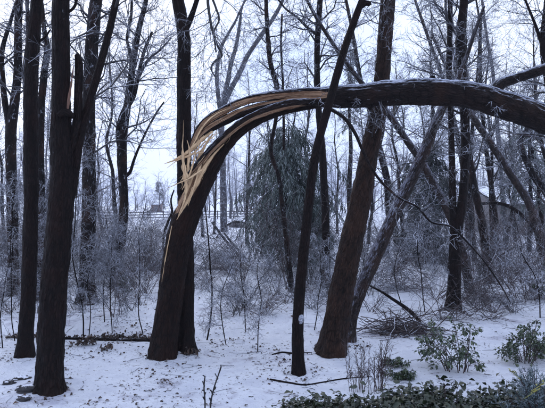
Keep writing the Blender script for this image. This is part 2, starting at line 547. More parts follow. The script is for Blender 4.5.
# ------------------------------------------------------------------ where the first trees stand (drifts round their feet)
BASES = {'near': (48, 387), 'left': (26, 355), 'broken': (164, 355), 'behind': (185, 348), 'slim': (299, 372),
         'lean': (330, 350), 'snowlean': (346, 342), 'rime': (87, 303), 'fork': (453, 308)}
for k, (bx_, by_) in BASES.items():
    d_ = ground_hit(bx_, by_)
    MOUNDS.append(((bx_ - 272.5) / F * d_ + 0.05, d_ + 0.05, 0.075, 0.36))
d_ = ground_hit(320, 345); MOUNDS.append(((309 - 272.5) / F * d_, d_, 0.10, 0.30))

# ------------------------------------------------------------------ ground
def axis(n_, a_, b_, c_):
    u = np.linspace(-1, 1, n_)
    return c_ + a_ * np.sinh(b_ * u)
gx = axis(350, 3.2, 5.6, 0.0)
gy = axis(360, 3.2, 5.9, 8.0)
gy = gy[gy > -120]
X, Y = np.meshgrid(gx, gy)
Zg = terrain(X, Y)
Vg = np.stack([X, Y, Zg], -1).reshape(-1, 3)
idx = np.arange(X.size).reshape(X.shape)
Qg = np.stack([idx[:-1, :-1], idx[:-1, 1:], idx[1:, 1:], idx[1:, :-1]], -1).reshape(-1, 4)
tag(MB().add(Vg, Qg).build('ground', 'snow'), kind='structure')

# ------------------------------------------------------------------ traced trees
def px_rows(path, d0, lean=0.0, wmul=1.0):
    """photo path [(x, y, width)] on a sheet standing at depth d0 that leans by `lean` metres of depth per metre of height"""
    rows = []
    for x, y, w in path:
        d = d0
        for _ in range(4):
            z = CZ - (y - 204.0) / F * d
            d = d0 + lean * max(z, 0)
        rows.append([*P(x, y, d), 0.5 * wmul * w / F * d])
    return np.array(rows)

def branches(pp, pr, spec, g, cap=2):
    """levels of side branches; spec = list of dicts for spawn. Returns list of (pts, rad) per level"""
    out = []
    for s in spec:
        s = dict(s)
        pp, pr = spawn(pp, pr, g=g, **s)
        out.append((pp, pr))
    return out

def resample(rows, K):
    t = np.linspace(0, len(rows) - 1, K)
    return np.stack([np.interp(t, np.arange(len(rows)), rows[:, c]) for c in range(4)], -1)

ICE = {}
def twig_levels(mb, lv, dark_levels=1, mats=(0, 1)):
    for k, (p, r) in enumerate(lv):
        mb.twigs(p, r, sides=5 if k == 0 else (4 if k == 1 else 3), mat=mats[0] if k < dark_levels else mats[1])

def bare_tree(label, path, d=None, lean=0.0, top=None, bark='wet_bark', limbs=(), crown=None, group=None, sides=28, step=0.05,
              rough=0.12, seed=1, name='bare_tree', twig=('dark_twig', 'iced_twig'), dark_levels=1, flare=0.3, extra=None):
    g = np.random.default_rng(seed)
    if d is None:
        d = ground_hit(path[0][0], path[0][1])
    rows = px_rows(path, d, lean, 0.95)
    base = on_ground(path[0][0], d)
    rows[0, :3] = base - np.array([0, 0, 0.06])
    if top:                                           # carry the stem on above the picture
        v = unit(rows[-1, :3] - rows[-2, :3]); z0 = rows[-1, 2]; r0 = rows[-1, 3]
        for k in range(1, 5):
            s = k / 4
            v = unit(v + np.array([g.normal() * 0.10, g.normal() * 0.10, 0.12]))
            p = rows[-1, :3] + v * (top - z0) / 4
            rows = np.vstack([rows, [*p, r0 * (1 - 0.72 * s)]])
    root = empty(name, base, label, 'tree', group)
    fine = catmull(rows, step)
    fine[:, 3] = np.maximum(fine[:, 3], 0.004)
    tr = MB(); tube(tr, fine, sides, rough, seed=seed, flare=flare)
    tro = tr.build('trunk', bark, root, attrs=True)
    lines = [fine]
    for lp in limbs:
        lw = lp.get('lean', lean); ld = lp.get('d', d)
        lr = px_rows(lp['path'], ld, lw)
        if lp.get('snap', True):                      # start inside the stem it grows from
            k = np.argmin(np.abs(fine[:, 0] - lr[0, 0]) * 1.0 + np.abs(fine[:, 2] - lr[0, 2]))
            shift = fine[k, 1] - lr[0, 1]
            lr[:, 1] += shift
            lr[0, :3] = fine[k, :3]
        if lp.get('top'):
            v = unit(lr[-1, :3] - lr[-2, :3]); r0 = lr[-1, 3]; q = lr[-1, :3].copy(); z0 = q[2]
            for k in range(1, 4):
                v = unit(v + g.normal(size=3) * 0.1 + np.array([0, 0, 0.1]))
                q = q + v * (lp['top'] - z0) / 3
                lr = np.vstack([lr, [*q, r0 * (1 - 0.25 * k)]])
        lf = catmull(lr, step); lf[:, 3] = np.maximum(lf[:, 3], 0.004)
        lb = MB(); tube(lb, lf, max(8, sides // 2), rough * 0.7, seed=seed + 7)
        lb.build(lp.get('name', 'limb'), lp.get('bark', bark), root, attrs=True)
        if lp.get('crown', True): lines.append(lf)
    if crown:
        mb = MB()
        for i, ln in enumerate(lines):
            rs = resample(ln, 40)
            sp = [dict(s) for s in crown]
            if i > 0:
                sp[0]['n'] = max(3, int(sp[0]['n'] * 0.45)); sp[0]['t0'] = 0.25
            twig_levels(mb, branches(rs[None, :, :3], rs[None, :, 3], sp, g), dark_levels)
        mb.build('crown', list(twig), root)
    if extra: extra(root, fine, g)
    return root

def crown_spec(n1, t0, L1, n2=6, n3=5, n4=0, grav=0.0, rmin=0.0035, a=(35, 75), rr=0.35, wander=0.17, r1=0.03, l2=0.5, l3=0.45):
    s = [dict(n=n1, t0=t0, t1=0.99, llo=L1 * 0.55, lhi=L1 * 1.2, alo=a[0], ahi=a[1], K=8, rr=rr, rmin=rmin * 1.6, wander=wander, grav=grav, rmax=r1, taper=0.25),
         dict(n=n2, t0=0.12, t1=0.98, llo=L1 * l2 * 0.5, lhi=L1 * l2 * 1.3, alo=28, ahi=60, K=5, rr=0.6, rmin=rmin * 1.1, wander=0.17, grav=grav - 0.03, taper=0.4),
         dict(n=n3, t0=0.10, t1=0.98, llo=L1 * l2 * l3 * 0.5, lhi=L1 * l2 * l3 * 1.5, alo=30, ahi=65, K=3, rr=0.7, rmin=rmin * 0.9, wander=0.2, grav=grav - 0.05, taper=0.5)]
    if n4:
        s.append(dict(n=n4, t0=0.1, t1=0.95, llo=0.06, lhi=0.22, alo=25, ahi=60, K=2, rr=0.8, rmin=rmin * 0.8, wander=0.3, grav=grav, taper=0.6))
    return s

# --- the thick near tree at the left, with a fork and a torn scar
def near_extra(root, fine, g):
    d = float(np.interp(2.0, fine[:, 2], fine[:, 1]))
    mb = MB(); tube(mb, catmull(px_rows([(67, 112, 2), (68.5, 103, 3.6), (70.5, 88, 3), (72.5, 74, 2), (73.5, 63, .4)], d - 0.11), 0.02), 14, 0.6, seed=4, flat=0.4)
    mb.build('torn_wood', 'old_wood', root, attrs=True)
    mb = MB()
    tube(mb, catmull(px_rows([(60, 116, 9), (64, 112, 10), (69, 113, 8), (73, 117, 5)], d - 0.11), 0.02), 12, 0.2, seed=8, flat=0.7)
    mb.build('bark_knob', 'wet_bark', root, attrs=True)
bare_tree('thick forked dark trunk, nearest tree at the left, with a tan torn scar',
          [(49, 388, 30), (50, 360, 29), (53, 300, 29), (58, 240, 28), (61, 200, 27), (63, 165, 25), (62, 140, 24), (61, 112, 21), (61, 80, 20), (61, 40, 19), (61, 0, 18)],
          top=9.5, sides=64, step=0.025, rough=0.11, seed=21, bark='wet_bark',
          limbs=[dict(path=[(68, 222, 12), (73, 196, 12), (78, 170, 10), (83, 140, 9), (90, 112, 8), (97, 88, 8), (104, 64, 7.5), (111, 38, 7), (117, 12, 7), (122, -12, 6)], lean=0.06, top=7.5),
                 dict(path=[(66, 168, 9), (74, 148, 9.5), (80, 124, 9), (81.5, 92, 8.5), (82, 66, 8), (80, 57, 5)], lean=0.04, crown=False, name='broken_stub'),
                 dict(path=[(70, 16, 3), (74, 8, 3), (78, -5, 3)], crown=False)],
          crown=crown_spec(16, 0.62, 1.5, 6, 5, 3), extra=near_extra)

bare_tree('straight dark trunk just left of the thick forked trunk',
          [(24, 355, 19), (26, 330, 17), (29, 280, 16), (31, 204, 16), (31, 150, 16), (31, 100, 15), (33, 50, 14), (37, 0, 13)],
          top=9.5, sides=44, step=0.03, seed=23, crown=crown_spec(16, 0.55, 1.4, 6, 5, 3),
          limbs=[dict(path=[(37, 45, 3), (44, 38, 2.5), (50, 30, 1.5)], crown=False)])

bare_tree('forked trunk with a wide V at the far left edge',
          [(13, 296, 13), (13, 250, 12), (12, 204, 12), (11, 160, 11.5), (11, 128, 12), (15, 100, 10), (18, 70, 9), (18, 40, 8.5), (19, 0, 8)],
          top=10.5, sides=28, seed=25, bark='rimed_bark', crown=crown_spec(20, 0.45, 1.5, 6, 5, 2),
          limbs=[dict(path=[(11, 132, 8), (6, 108, 6.5), (3, 85, 6), (2, 52, 5)], top=8.5)])

bare_tree('slimmer trunk half hidden behind the straight dark trunk at the left',
          [(38, 300, 12), (40, 250, 10), (41, 204, 9), (40, 150, 9), (41, 110, 8), (44, 75, 7.5), (47, 50, 7), (44, 28, 5), (41, 0, 4)],
          top=9.5, sides=24, seed=26, bark='rimed_bark', crown=crown_spec(18, 0.5, 1.3, 6, 5, 2),
          limbs=[dict(path=[(26, 100, 5), (25, 70, 5), (28, 35, 4), (27, 0, 3.5)], top=8, snap=False)])

bare_tree('tall rime-patched trunk behind the fork of the thick near tree',
          [(87, 303, 21), (87, 280, 18), (88, 240, 16), (89, 204, 15), (89, 150, 14), (89, 100, 14), (91, 60, 14), (93, 30, 14), (96, 0, 13)],
          top=11, sides=36, step=0.04, seed=27, bark='rimed_bark', crown=crown_spec(34, 0.30, 1.5, 6, 5, 3))

bare_tree('frosted tree with several forking stems left of the snapped trunk',
          [(115, 287, 13), (118, 262, 11), (122, 232, 10), (124, 204, 10), (123, 180, 10), (122, 152, 11), (124, 128, 9), (128, 100, 8), (132, 70, 7), (136, 45, 6.5), (140, 24, 6), (146, 0, 5)],
          top=11, sides=24, seed=28, bark='rimed_bark', crown=crown_spec(24, 0.35, 1.9, 6, 5, 2),
          limbs=[dict(path=[(122, 154, 6), (118, 138, 5), (120, 120, 5), (128, 100, 4)], crown=False),
                 dict(path=[(128, 108, 5), (134, 95, 5), (139, 72, 4), (144, 52, 3.5), (152, 32, 2.5)]),
                 dict(path=[(131, 72, 4), (131, 56, 4), (127, 38, 3), (131, 18, 3), (132, -8, 2.5)], top=9),
                 dict(path=[(130, 108, 4), (141, 72, 3.5), (150, 58, 3), (160, 50, 2), (171, 38, 1.5)], bark='pale_bark'),
                 dict(path=[(124, 178, 4), (130, 172, 3.5), (134, 160, 3), (140, 145, 2.5), (148, 128, 2.2), (157, 112, 2), (164, 102, 1.5)])])

bare_tree('tall straight trunk standing directly behind the snapped trunk',
          [(186, 349, 20), (186, 320, 18), (186, 260, 17), (185, 204, 16), (184, 150, 16), (184, 110, 15.5), (184, 60, 15), (183, 30, 14), (178, 0, 13)],
          top=9.5, sides=44, step=0.035, seed=29, bark='wet_bark', crown=crown_spec(14, 0.62, 1.3, 6, 5, 3),
          limbs=[dict(path=[(186, 34, 6), (190, 20, 6), (195, 6, 5), (200, -10, 5)], top=8),
                 dict(path=[(190, -30, 4), (205, -20, 3.5), (208, 4, 3), (211, 24, 2.8), (216, 42, 2.6), (222, 55, 2.4), (216, 60, 2.2), (211, 68, 1.8), (216, 78, 1.2)], bark='dark_twig'),
                 dict(path=[(205, -20, 2.5), (216, 8, 2.2), (219, 20, 2), (214, 32, 1.8), (216, 52, 1.6)], bark='dark_twig', snap=False)])

# --- the snapped tree that arches across the picture
def broken_tree():
    g = np.random.default_rng(5)
    d0 = ground_hit(164, 355)
    base = on_ground(164, d0)
    root = empty('broken_tree', base, 'snapped trunk bent over into an arch with splintered tan wood', 'tree')
    def path(pts):
        rows = np.array([[*P(x, y, dd), 0.5 * w / F * dd] for x, y, w, dd in pts])
        return rows
    D = d0
    # standing trunk; it thins into the strip that still hinges the fallen top
    lower = path([(163, 357, 31, D), (165, 338, 28.5, D), (169, 306, 27, D), (174, 268, 26.5, D), (180, 238, 27, D - .02), (188, 211, 27.5, D - .05), (197, 188, 27.5, D - .08),
                  (207, 168, 24.5, D - .12), (221, 147, 20, D - .15), (238, 130, 17, D - .18), (258, 117.5, 14.5, D - .2), (285, 108, 13, D - .22), (318, 102, 12, D - .22), (345, 98, 9, D - .22)])
    lower[0, 2] = base[2] - 0.08
    def wood_lower(t, n, p):
        py = 204.0 - (p[:, 2] - CZ) / p[:, 1] * F
        facing = n @ unit(np.array([-0.72, -0.55, 0.42]))
        # bare from the strip down to a point low on the trunk
        reach = np.interp(py, [96, 104, 112, 150, 180, 200, 213, 222], [-0.2, 0.30, 0.42, 0.62, 0.66, 0.45, 0.20, -0.4])[:, None]
        return np.clip((facing - (1 - reach)) / 0.22 + 0.5, 0, 1)
    mb = MB(); tube(mb, catmull(lower, 0.022), 72, 0.10, freq=10, seed=41, wood=wood_lower, flare=0.22)
    tr = mb.build('trunk', 'reddish_bark', root, attrs=True)
    # the arching top
    upper = path([(272, 100, 9, D - .26), (290, 98, 16, D - .27), (312, 97, 20, D - .28), (342, 96, 22.5, D - .29), (376, 94, 25, D - .3), (412, 92.5, 27, D - .32), (450, 92, 26.5, D - .34),
                  (480, 97, 28, D - .36), (511, 106, 29.5, D - .38), (545, 119, 28.5, D - .4), (585, 141, 27, D - .45), (640, 180, 24, D - .5), (700, 236, 19, D - .55), (760, 300, 13, D - .6), (812, 355, 6, D - .6)])
    def wood_upper(t, n, p):
        px = 272.5 + p[:, 0] / p[:, 1] * F
        facing = n @ unit(np.array([0, -0.9, 0.15]))
        reach = np.interp(px, [272, 300, 325, 345], [0.6, 0.35, 0.10, -0.4])[:, None]
        return np.clip((facing - (1 - reach)) / 0.2 + 0.5, 0, 1)
    uf = catmull(upper, 0.022)
    sx = np.linspace(0, 24, len(uf)); one = np.stack([sx, sx * 0, sx * 0], -1)
    uf[:, 3] *= 1 + 0.14 * (fbm(one * 1.3, 4, 3) - 0.5)
    uf[:, 2] += 0.06 * (fbm(one * 0.9 + 7, 6, 3) - 0.5)
    for kx, ky, ex, ey, w in [(372, 103, 370, 109, 7), (430, 82, 434, 76, 6), (462, 88, 463, 84, 8), (350, 98, 349, 99, 7)]:
        kb = MB(); dk = D - .42 if abs(ky - ey) < 5 else D - .32
        tube(kb, catmull(np.array([[*P(kx, ky, dk + .06), 0.5 * w / F * D], [*P((kx + ex) / 2, (ky + ey) / 2, dk), 0.42 * w / F * D], [*P(ex, ey, dk - .03), 0.28 * w / F * D]]), 0.012), 16, 0.35, seed=int(kx))
        kb.build('knot', 'arch_bark', root, attrs=True)
    mb = MB(); tube(mb, uf, 72, 0.10, freq=10, seed=43, wood=wood_upper)
    up = mb.build('fallen_stem', 'arch_bark', root, attrs=True)
    # split strands
    A = path([(188, 153, 2.5, D - .3), (195, 137, 6.5, D - .32), (204, 123, 9, D - .33), (220, 112.5, 9.5, D - .34), (245, 101, 9, D - .34), (275, 95, 9.5, D - .34), (308, 92, 9, D - .34), (345, 91, 7, D - .32)])
    def wood_A(t, n, p):
        facing = n @ unit(np.array([0.15, -0.8, -0.55]))
        reach = np.interp(t, [0, 0.1, 0.5, 0.75, 1], [0.7, 0.5, 0.42, 0.30, 0.0])[:, None]
        return np.clip((facing - (1 - reach)) / 0.25 + 0.5, 0, 1)
    mb = MB(); tube(mb, catmull(A, 0.02), 40, 0.22, freq=8, seed=45, wood=wood_A, flat=0.8)
    mb.build('split_strand', 'arch_bark', root, attrs=True)
    A2 = path([(191, 147, 2, D - .3), (198, 139, 6, D - .3), (208, 130, 8.5, D - .31), (222, 122, 10, D - .31), (246, 111, 10.5, D - .31), (276, 103.5, 11, D - .31), (310, 99, 10, D - .3), (335, 97, 8, D - .3)])
    def wood_A2(t, n, p):
        facing = n @ unit(np.array([-0.1, -0.75, 0.6]))
        reach = np.interp(t, [0, 0.2, 0.6, 1], [0.5, 0.25, 0.15, -0.2])[:, None]
        return np.clip((facing - (1 - reach)) / 0.2 + 0.5, 0, 1)
    mb = MB(); tube(mb, catmull(A2, 0.02), 40, 0.25, freq=8, seed=46, wood=wood_A2, flat=0.8)
    mb.build('split_strand', 'arch_bark', root, attrs=True)
    B = path([(182, 182, 2, D - .36), (191, 172, 5.5, D - .36), (203, 159, 8, D - .36), (218, 143, 9, D - .36), (236, 127, 9.5, D - .36), (258, 114.5, 10, D - .36), (290, 104.5, 10.5, D - .36), (330, 100, 7, D - .36)])
    def wood_B(t, n, p):
        facing = n @ unit(np.array([0.5, -0.45, -0.75]))
        reach = np.interp(t, [0, 0.3, 0.7, 1], [0.28, 0.3, 0.25, 0.0])[:, None]
        return np.clip((facing - (1 - reach)) / 0.2 + 0.5, 0, 1)
    mb = MB(); tube(mb, catmull(B, 0.02), 36, 0.25, freq=8, seed=47, wood=wood_B, flat=0.8)
    mb.build('split_strand', 'arch_bark', root, attrs=True)
    # splinters
    # (photo path, depth in front of the trunk's axis)
    S = [([(212, 131, 4), (199, 143, 7), (186, 154, 6), (175, 160, 3), (164, 164, .4)], .33),
         ([(206, 141, 2), (192, 154, 3.2), (178, 160, 1.6), (167, 168, .3)], .36),
         ([(202, 170, 3), (190, 178, 2.6), (179, 183, 1.6), (167, 188.5, .3)], .42),
         ([(183.5, 120, .2), (183.2, 134, .7), (182.5, 148, 1.8), (183.5, 164, 4.5), (186, 182, 6), (185, 198, 3.5), (177.5, 218, .4)], .40),
         ([(224, 144, 1), (211, 158, 4), (199, 178, 6), (188, 200, 4), (176.5, 220, .4)], .32),
         ([(213, 134, 3), (203, 149, 4.5), (196, 165, 5), (190, 184, 2), (187, 194, .4)], .30),
         ([(205, 152, 1.2), (200, 166, 2.2), (195, 184, 2.4), (188, 206, .4)], .36),
         ([(250, 120, .6), (234, 129, 1.8), (216, 147, 2), (203, 164, .4)], .37),
         ([(187, 140, .4), (190, 152, 2.8), (188, 166, 4), (189, 184, 1)], .35),
         ([(196, 150, .4), (194, 160, 1.6), (189, 176, 2), (182, 190, .3)], .39),
         ([(230, 108, .4), (216, 114, 1.6), (203, 126, 2.4), (195, 141, 2.2), (189, 151, .3)], .385)]
    for k in range(28):                                # fine torn fibres round the break
        u = g.random()
        x0 = np.interp(u, [0, .35, .7, 1], [222, 204, 193, 184]) + g.normal() * 5; y0 = np.interp(u, [0, .35, .7, 1], [124, 142, 166, 196]) + g.normal() * 5
        an = math.radians(125 + 26 * g.normal()); L = 7 + 11 * g.random(); w = 0.5 + 1.1 * g.random() ** 2
        bx, by = math.cos(an) * L, math.sin(an) * L
        S.append(([(x0 - bx * .5, y0 - by * .5, w), (x0, y0, w), (x0 + bx * .3 + g.normal(), y0 + by * .3, w * .6), (x0 + bx * .6 + 1.5 * g.normal(), y0 + by * .6, .15)], .30 + .13 * g.random()))
    for i, (s, off) in enumerate(S):
        fd = D - off
        rows = catmull(np.array([[*P(x, y, fd), 0.5 * w / F * fd] for x, y, w in s]), 0.012)
        q = vnoise(np.stack([rows[:, 0] * 25, rows[:, 2] * 25, rows[:, 0] * 0 + i], -1), 3)
        rows[:, 3] = np.maximum(rows[:, 3] * (0.72 + 0.56 * q), 0.0012)
        mb = MB(); tube(mb, rows, 18 if i < 11 else 6, 0.7, freq=7, seed=60 + i, flat=0.35)
        mb.build('splinter', 'torn_wood', root, attrs=True)
    rows = catmull(np.array([[*P(x, y, D - dd), 0.5 * w / F * D] for x, y, w, dd in [(172, 226, .8, .19), (168.5, 243, 1.5, .165), (165, 262, 2.0, .14), (162, 284, 1.6, .125), (161, 306, .6, .12)]]), 0.015)
    mb = MB(); tube(mb, rows, 12, 0.8, seed=80, flat=0.6); mb.build('peeled_strip', 'torn_wood', root, attrs=True)
    # limb rising from the arch at the right
    lr = np.array([[*P(x, y, D - .36), 0.5 * w / F * D] for x, y, w in [(494, 92, 13), (502, 83, 11), (515, 78.5, 9.5), (530, 73.5, 10), (548, 67, 10), (580, 52, 8), (625, 38, 6), (670, 20, 3)]])
    lf = catmull(lr, 0.025)
    mb = MB(); tube(mb, lf, 28, 0.12, seed=49); mb.build('limb', 'arch_bark', root, attrs=True)
    # hanging frosted twigs on the arch and the crown on the ground, outside the picture
    mb = MB()
    rs = resample(uf, 60); rs2 = resample(lf, 20)
    tw = crown_spec(34, 0.10, 0.5, 4, 3, 0, grav=-0.05, r1=0.006)
    tw[0].update(short=0.0, alo=60, ahi=95)
    twig_levels(mb, branches(rs[None, :38, :3], rs[None, :38, 3] * 0.2, tw, g), 0)
    tw = crown_spec(30, 0.05, 1.4, 6, 4, 0, grav=0.0)
    twig_levels(mb, branches(rs[None, 42:, :3], rs[None, 42:, 3], tw, g), 1)
    twig_levels(mb, branches(rs2[None, 10:, :3], rs2[None, 10:, 3], crown_spec(12, 0.1, 1.0, 5, 4, 0), g), 1)
    mb.build('crown', ['dark_twig', 'iced_twig'], root)
broken_tree()

# --- slim trunk in front of the arch, with its long drooping branch
def slim_extra(root, fine, g):
    d = float(fine[5, 1])
    c = P(301, 319, d - 0.075)
    th, ph = np.meshgrid(np.linspace(0, 2 * math.pi, 20, endpoint=False), np.linspace(0.05, math.pi - 0.05, 14))
    v = np.stack([np.cos(th) * np.sin(ph), np.sin(th) * np.sin(ph), np.cos(ph)], -1)
    v = v * (0.45 + 1.0 * fbm(v * 2.1 + 5, 7, 3))[..., None] * np.array([0.038, 0.022, 0.06]) + c
    ii = np.arange(280).reshape(14, 20); jj = (np.arange(20) + 1) % 20
    MB().add(v.reshape(-1, 3), np.stack([ii[:-1], ii[1:], ii[1:][:, jj], ii[:-1][:, jj]], -1).reshape(-1, 4)).build('snow_clump', 'ice_crust', root)
bare_tree('slim leaning trunk crossing in front of the arch, nearest in the centre',
          [(299, 373, 14.5), (298, 350, 13), (298, 328, 12.5), (299, 300, 12), (301.5, 272, 11.5), (305, 238, 11), (309, 204, 10.5), (313, 170, 10), (320, 136, 9.5), (330, 100, 9), (341, 60, 8.5), (351, 30, 8), (362, 0, 7.5), (366, -8, 7.5)],
          top=7.0, sides=40, step=0.025, seed=33, lean=-0.01,
          limbs=[dict(path=[(328, 106, 4), (344, 117, 3.8), (355, 132, 3.6), (363, 150, 3.2), (372, 168, 3), (383, 183, 2.8), (400, 198, 2.5), (418, 207, 2.3), (432, 222, 2.2), (450, 226, 2.1), (463, 237, 1.9), (483, 259, 1.6), (500, 283, 1.3), (512, 304, .8)], bark='rimed_bark', lean=-0.02),
                 dict(path=[(361, 8, 6), (366, 3, 6), (370, 4, 5)], crown=False)],
          crown=crown_spec(10, 0.66, 0.7, 4, 4, 2, r1=0.010), extra=slim_extra)

bare_tree('thick brown leaning trunk passing behind the arch',
          [(332, 352, 33), (335, 330, 30), (340, 300, 28), (349, 255, 26), (360, 204, 23), (369, 155, 20), (379, 102, 18), (384, 50, 16.5), (388, 0, 16)],
          top=10, lean=0.05, sides=56, step=0.03, seed=34, bark='brown_bark', crown=crown_spec(22, 0.30, 0.9, 5, 5, 3, r1=0.012))

bare_tree('snow-coated trunk leaning right behind the thick brown leaning trunk',
          [(346, 343, 17), (351, 318, 15), (360, 292, 14.5), (373, 262, 15), (386, 232, 14), (398, 206, 13.5), (411, 180, 13), (424, 152, 12), (436, 122, 10), (448, 98, 8), (458, 78, 6.5), (466, 58, 5), (474, 34, 4), (484, 6, 3)],
          lean=0.12, sides=36, step=0.035, seed=35, bark='snowy_bark', crown=crown_spec(16, 0.35, 0.9, 5, 4, 2, r1=0.01),
          limbs=[dict(path=[(408, 188, 5), (412, 182, 5), (415, 178, 4)], crown=False)], d=ground_hit(346, 345) + 0.28)

bare_tree('twin-stemmed dark trunk standing in the brush right of centre',
          [(453, 309, 18), (454, 290, 15), (455, 258, 14.5), (457, 228, 14), (462, 204, 10), (465, 165, 9.5), (465, 120, 10), (463, 80, 11), (461, 45, 12), (462, 22, 10), (464, 0, 9)],
          top=10, sides=32, step=0.04, seed=36, bark='wet_bark', crown=crown_spec(26, 0.42, 1.4, 6, 5, 2),
          limbs=[dict(path=[(456, 236, 9), (453, 214, 8), (452, 170, 7), (451, 120, 6), (449, 70, 6), (450, 30, 5.5), (450, 0, 5)], top=9),
                 dict(path=[(463, 4, 4), (472, 0, 3), (480, -5, 2)], crown=False)])

bare_tree('long frosted trunk leaning far left across the back, right of centre',
          [(471, 293, 10), (461, 247, 9.5), (450, 216, 9), (437, 190, 8.5), (421, 161, 8), (405, 138, 7.5), (390, 116, 7), (361, 82, 5.5), (338, 51, 4.5), (318, 20, 4), (304, -5, 3)],
          lean=0.1, sides=24, seed=37, bark='snowy_bark', crown=crown_spec(22, 0.35, 1.3, 6, 5, 2))

bare_tree('dark trunk leaning slightly left beside the twin-stemmed trunk',
          [(490, 283, 11), (487, 258, 9.5), (481, 218, 9), (475, 190, 8), (469, 155, 7), (464, 125, 6), (460, 90, 5), (452, 50, 4), (446, 10, 3)],
          sides=24, seed=38, bark='rimed_bark', crown=crown_spec(24, 0.35, 1.3, 6, 5, 2), top=9)
bare_tree('thin dark trunk between the twin-stemmed trunk and its leaning neighbour',
          [(475, 262, 6), (473, 235, 5), (470, 205, 5), (471, 160, 4.5), (473, 120, 4), (478, 70, 3.5), (481, 20, 3)],
          sides=16, seed=39, bark='rimed_bark', crown=crown_spec(24, 0.35, 1.3, 6, 5, 0), top=10)
bare_tree('thin straight trunk in front of the left end of the low grey building',
          [(500, 264, 6.5), (498, 240, 6), (494, 206, 5.5), (489, 170, 5), (485, 140, 4.5), (481, 90, 4), (480, 30, 3)],
          sides=16, seed=40, bark='rimed_bark', crown=crown_spec(24, 0.35, 1.4, 6, 5, 0), top=11)
bare_tree('snow-backed trunk leaning left in front of the low grey building',
          [(549, 270, 12), (541, 240, 11), (529, 203, 9), (510, 173, 8.5), (494, 148, 8), (477, 123, 7), (462, 98, 5), (446, 66, 4), (432, 34, 3)],
          lean=0.08, sides=24, seed=42, bark='snowy_bark', crown=crown_spec(26, 0.3, 1.4, 6, 5, 2))
bare_tree('crooked trunk bending into the right edge under the arch',
          [(566, 262, 10), (556, 214, 9), (546, 192, 8), (535, 178, 7.5), (526, 160, 6.5), (520, 143, 6), (524, 133, 4.5), (530, 126, 4), (540, 112, 3), (548, 96, 2)],
          sides=24, seed=44, bark='rimed_bark', crown=crown_spec(20, 0.3, 1.1, 6, 5, 2))
bare_tree('dark trunk cut by the right edge above the arch',
          [(575, 300, 12), (568, 230, 10), (558, 150, 9), (549, 90, 8), (544, 55, 7.5), (543, 36, 7), (547, 0, 6)],
          sides=24, seed=46, bark='wet_bark', crown=crown_spec(24, 0.35, 1.5, 6, 5, 2), top=10.5,
          limbs=[dict(path=[(544, 44, 4), (540, 38, 4), (535, 24, 3), (529, 9, 2.5), (522, -8, 2)])])
bare_tree('narrow dark trunk rising behind the slim leaning trunk in the centre',
          [(326, 287, 11), (326, 255, 9), (325, 204, 8.5), (322, 150, 8), (318, 100, 7), (317, 60, 6.5), (318, 30, 6.5), (320, 0, 6)],
          sides=24, seed=48, bark='wet_bark', crown=crown_spec(26, 0.42, 1.5, 6, 5, 2), top=11,
          limbs=[dict(path=[(317, 36, 3), (308, 28, 3), (298, 18, 2.5), (285, 8, 2), (276, -4, 2)])])
bare_tree('thin bent trunk in front of the drooping cedar',
          [(292, 292, 7), (289, 265, 6), (286, 236, 5.5), (282, 204, 5), (279, 178, 5), (271, 150, 4.5), (276, 118, 4.5), (277, 88, 6), (271, 66, 5.5), (268, 40, 5), (266, 0, 4.5)],
          sides=20, seed=50, bark='rimed_bark', crown=crown_spec(24, 0.4, 1.3, 6, 5, 2), top=9.5,
          limbs=[dict(path=[(284, 150, 3), (283, 86, 2.4), (281, 45, 2.2), (282, 14, 1.8)], snap=False)])
bare_tree('pale frosted tree with curved stems spreading above the splintered break',
          [(224, 232, 8), (223, 180, 7), (222, 140, 7), (221, 112, 7), (229, 93, 6), (240, 72, 5.5), (248, 55, 5), (262, 34, 5), (272, 20, 4.5), (280, 6, 4)],
          sides=20, seed=52, bark='pale_bark', twig=('pale_twig', 'pale_twig'), crown=crown_spec(18, 0.5, 2.4, 6, 5, 0, rmin=0.006, r1=0.02), top=23,
          limbs=[dict(path=[(221, 114, 5), (218, 94, 4.5), (217, 70, 4), (221, 48, 3.6), (228, 34, 3), (236, 20, 2.4)], top=21),
                 dict(path=[(222, 112, 5), (226, 90, 5), (231, 64, 4.5), (236, 46, 4), (240, 22, 3)], top=21)])
bare_tree('pale slender tree above the arch near the right limb',
          [(506, 240, 6), (500, 160, 5), (494, 84, 4), (491, 60, 3.6), (487, 38, 3.2), (483, 8, 2.8)],
          sides=14, seed=53, bark='pale_bark', twig=('pale_twig', 'pale_twig'), crown=crown_spec(24, 0.45, 2.0, 6, 5, 0, rmin=0.006, r1=0.016), top=19)
bare_tree('slanting thin tree behind the thick brown leaning trunk, above the arch',
          [(398, 252, 7), (388, 180, 6), (372, 120, 5), (360, 76, 4.5), (354, 40, 4), (346, 0, 3.5)],
          sides=14, seed=54, bark='rimed_bark', crown=crown_spec(26, 0.35, 1.6, 6, 5, 0), top=15)
bare_tree('thin tree slanting left between the leaning trunks and twin-stemmed trunk',
          [(470, 250, 7), (462, 160, 6), (442, 76, 4), (432, 48, 3.6), (422, 20, 3.2), (414, -4, 2.8)],
          sides=14, seed=55, bark='rimed_bark', crown=crown_spec(28, 0.35, 1.6, 6, 5, 0), top=16)

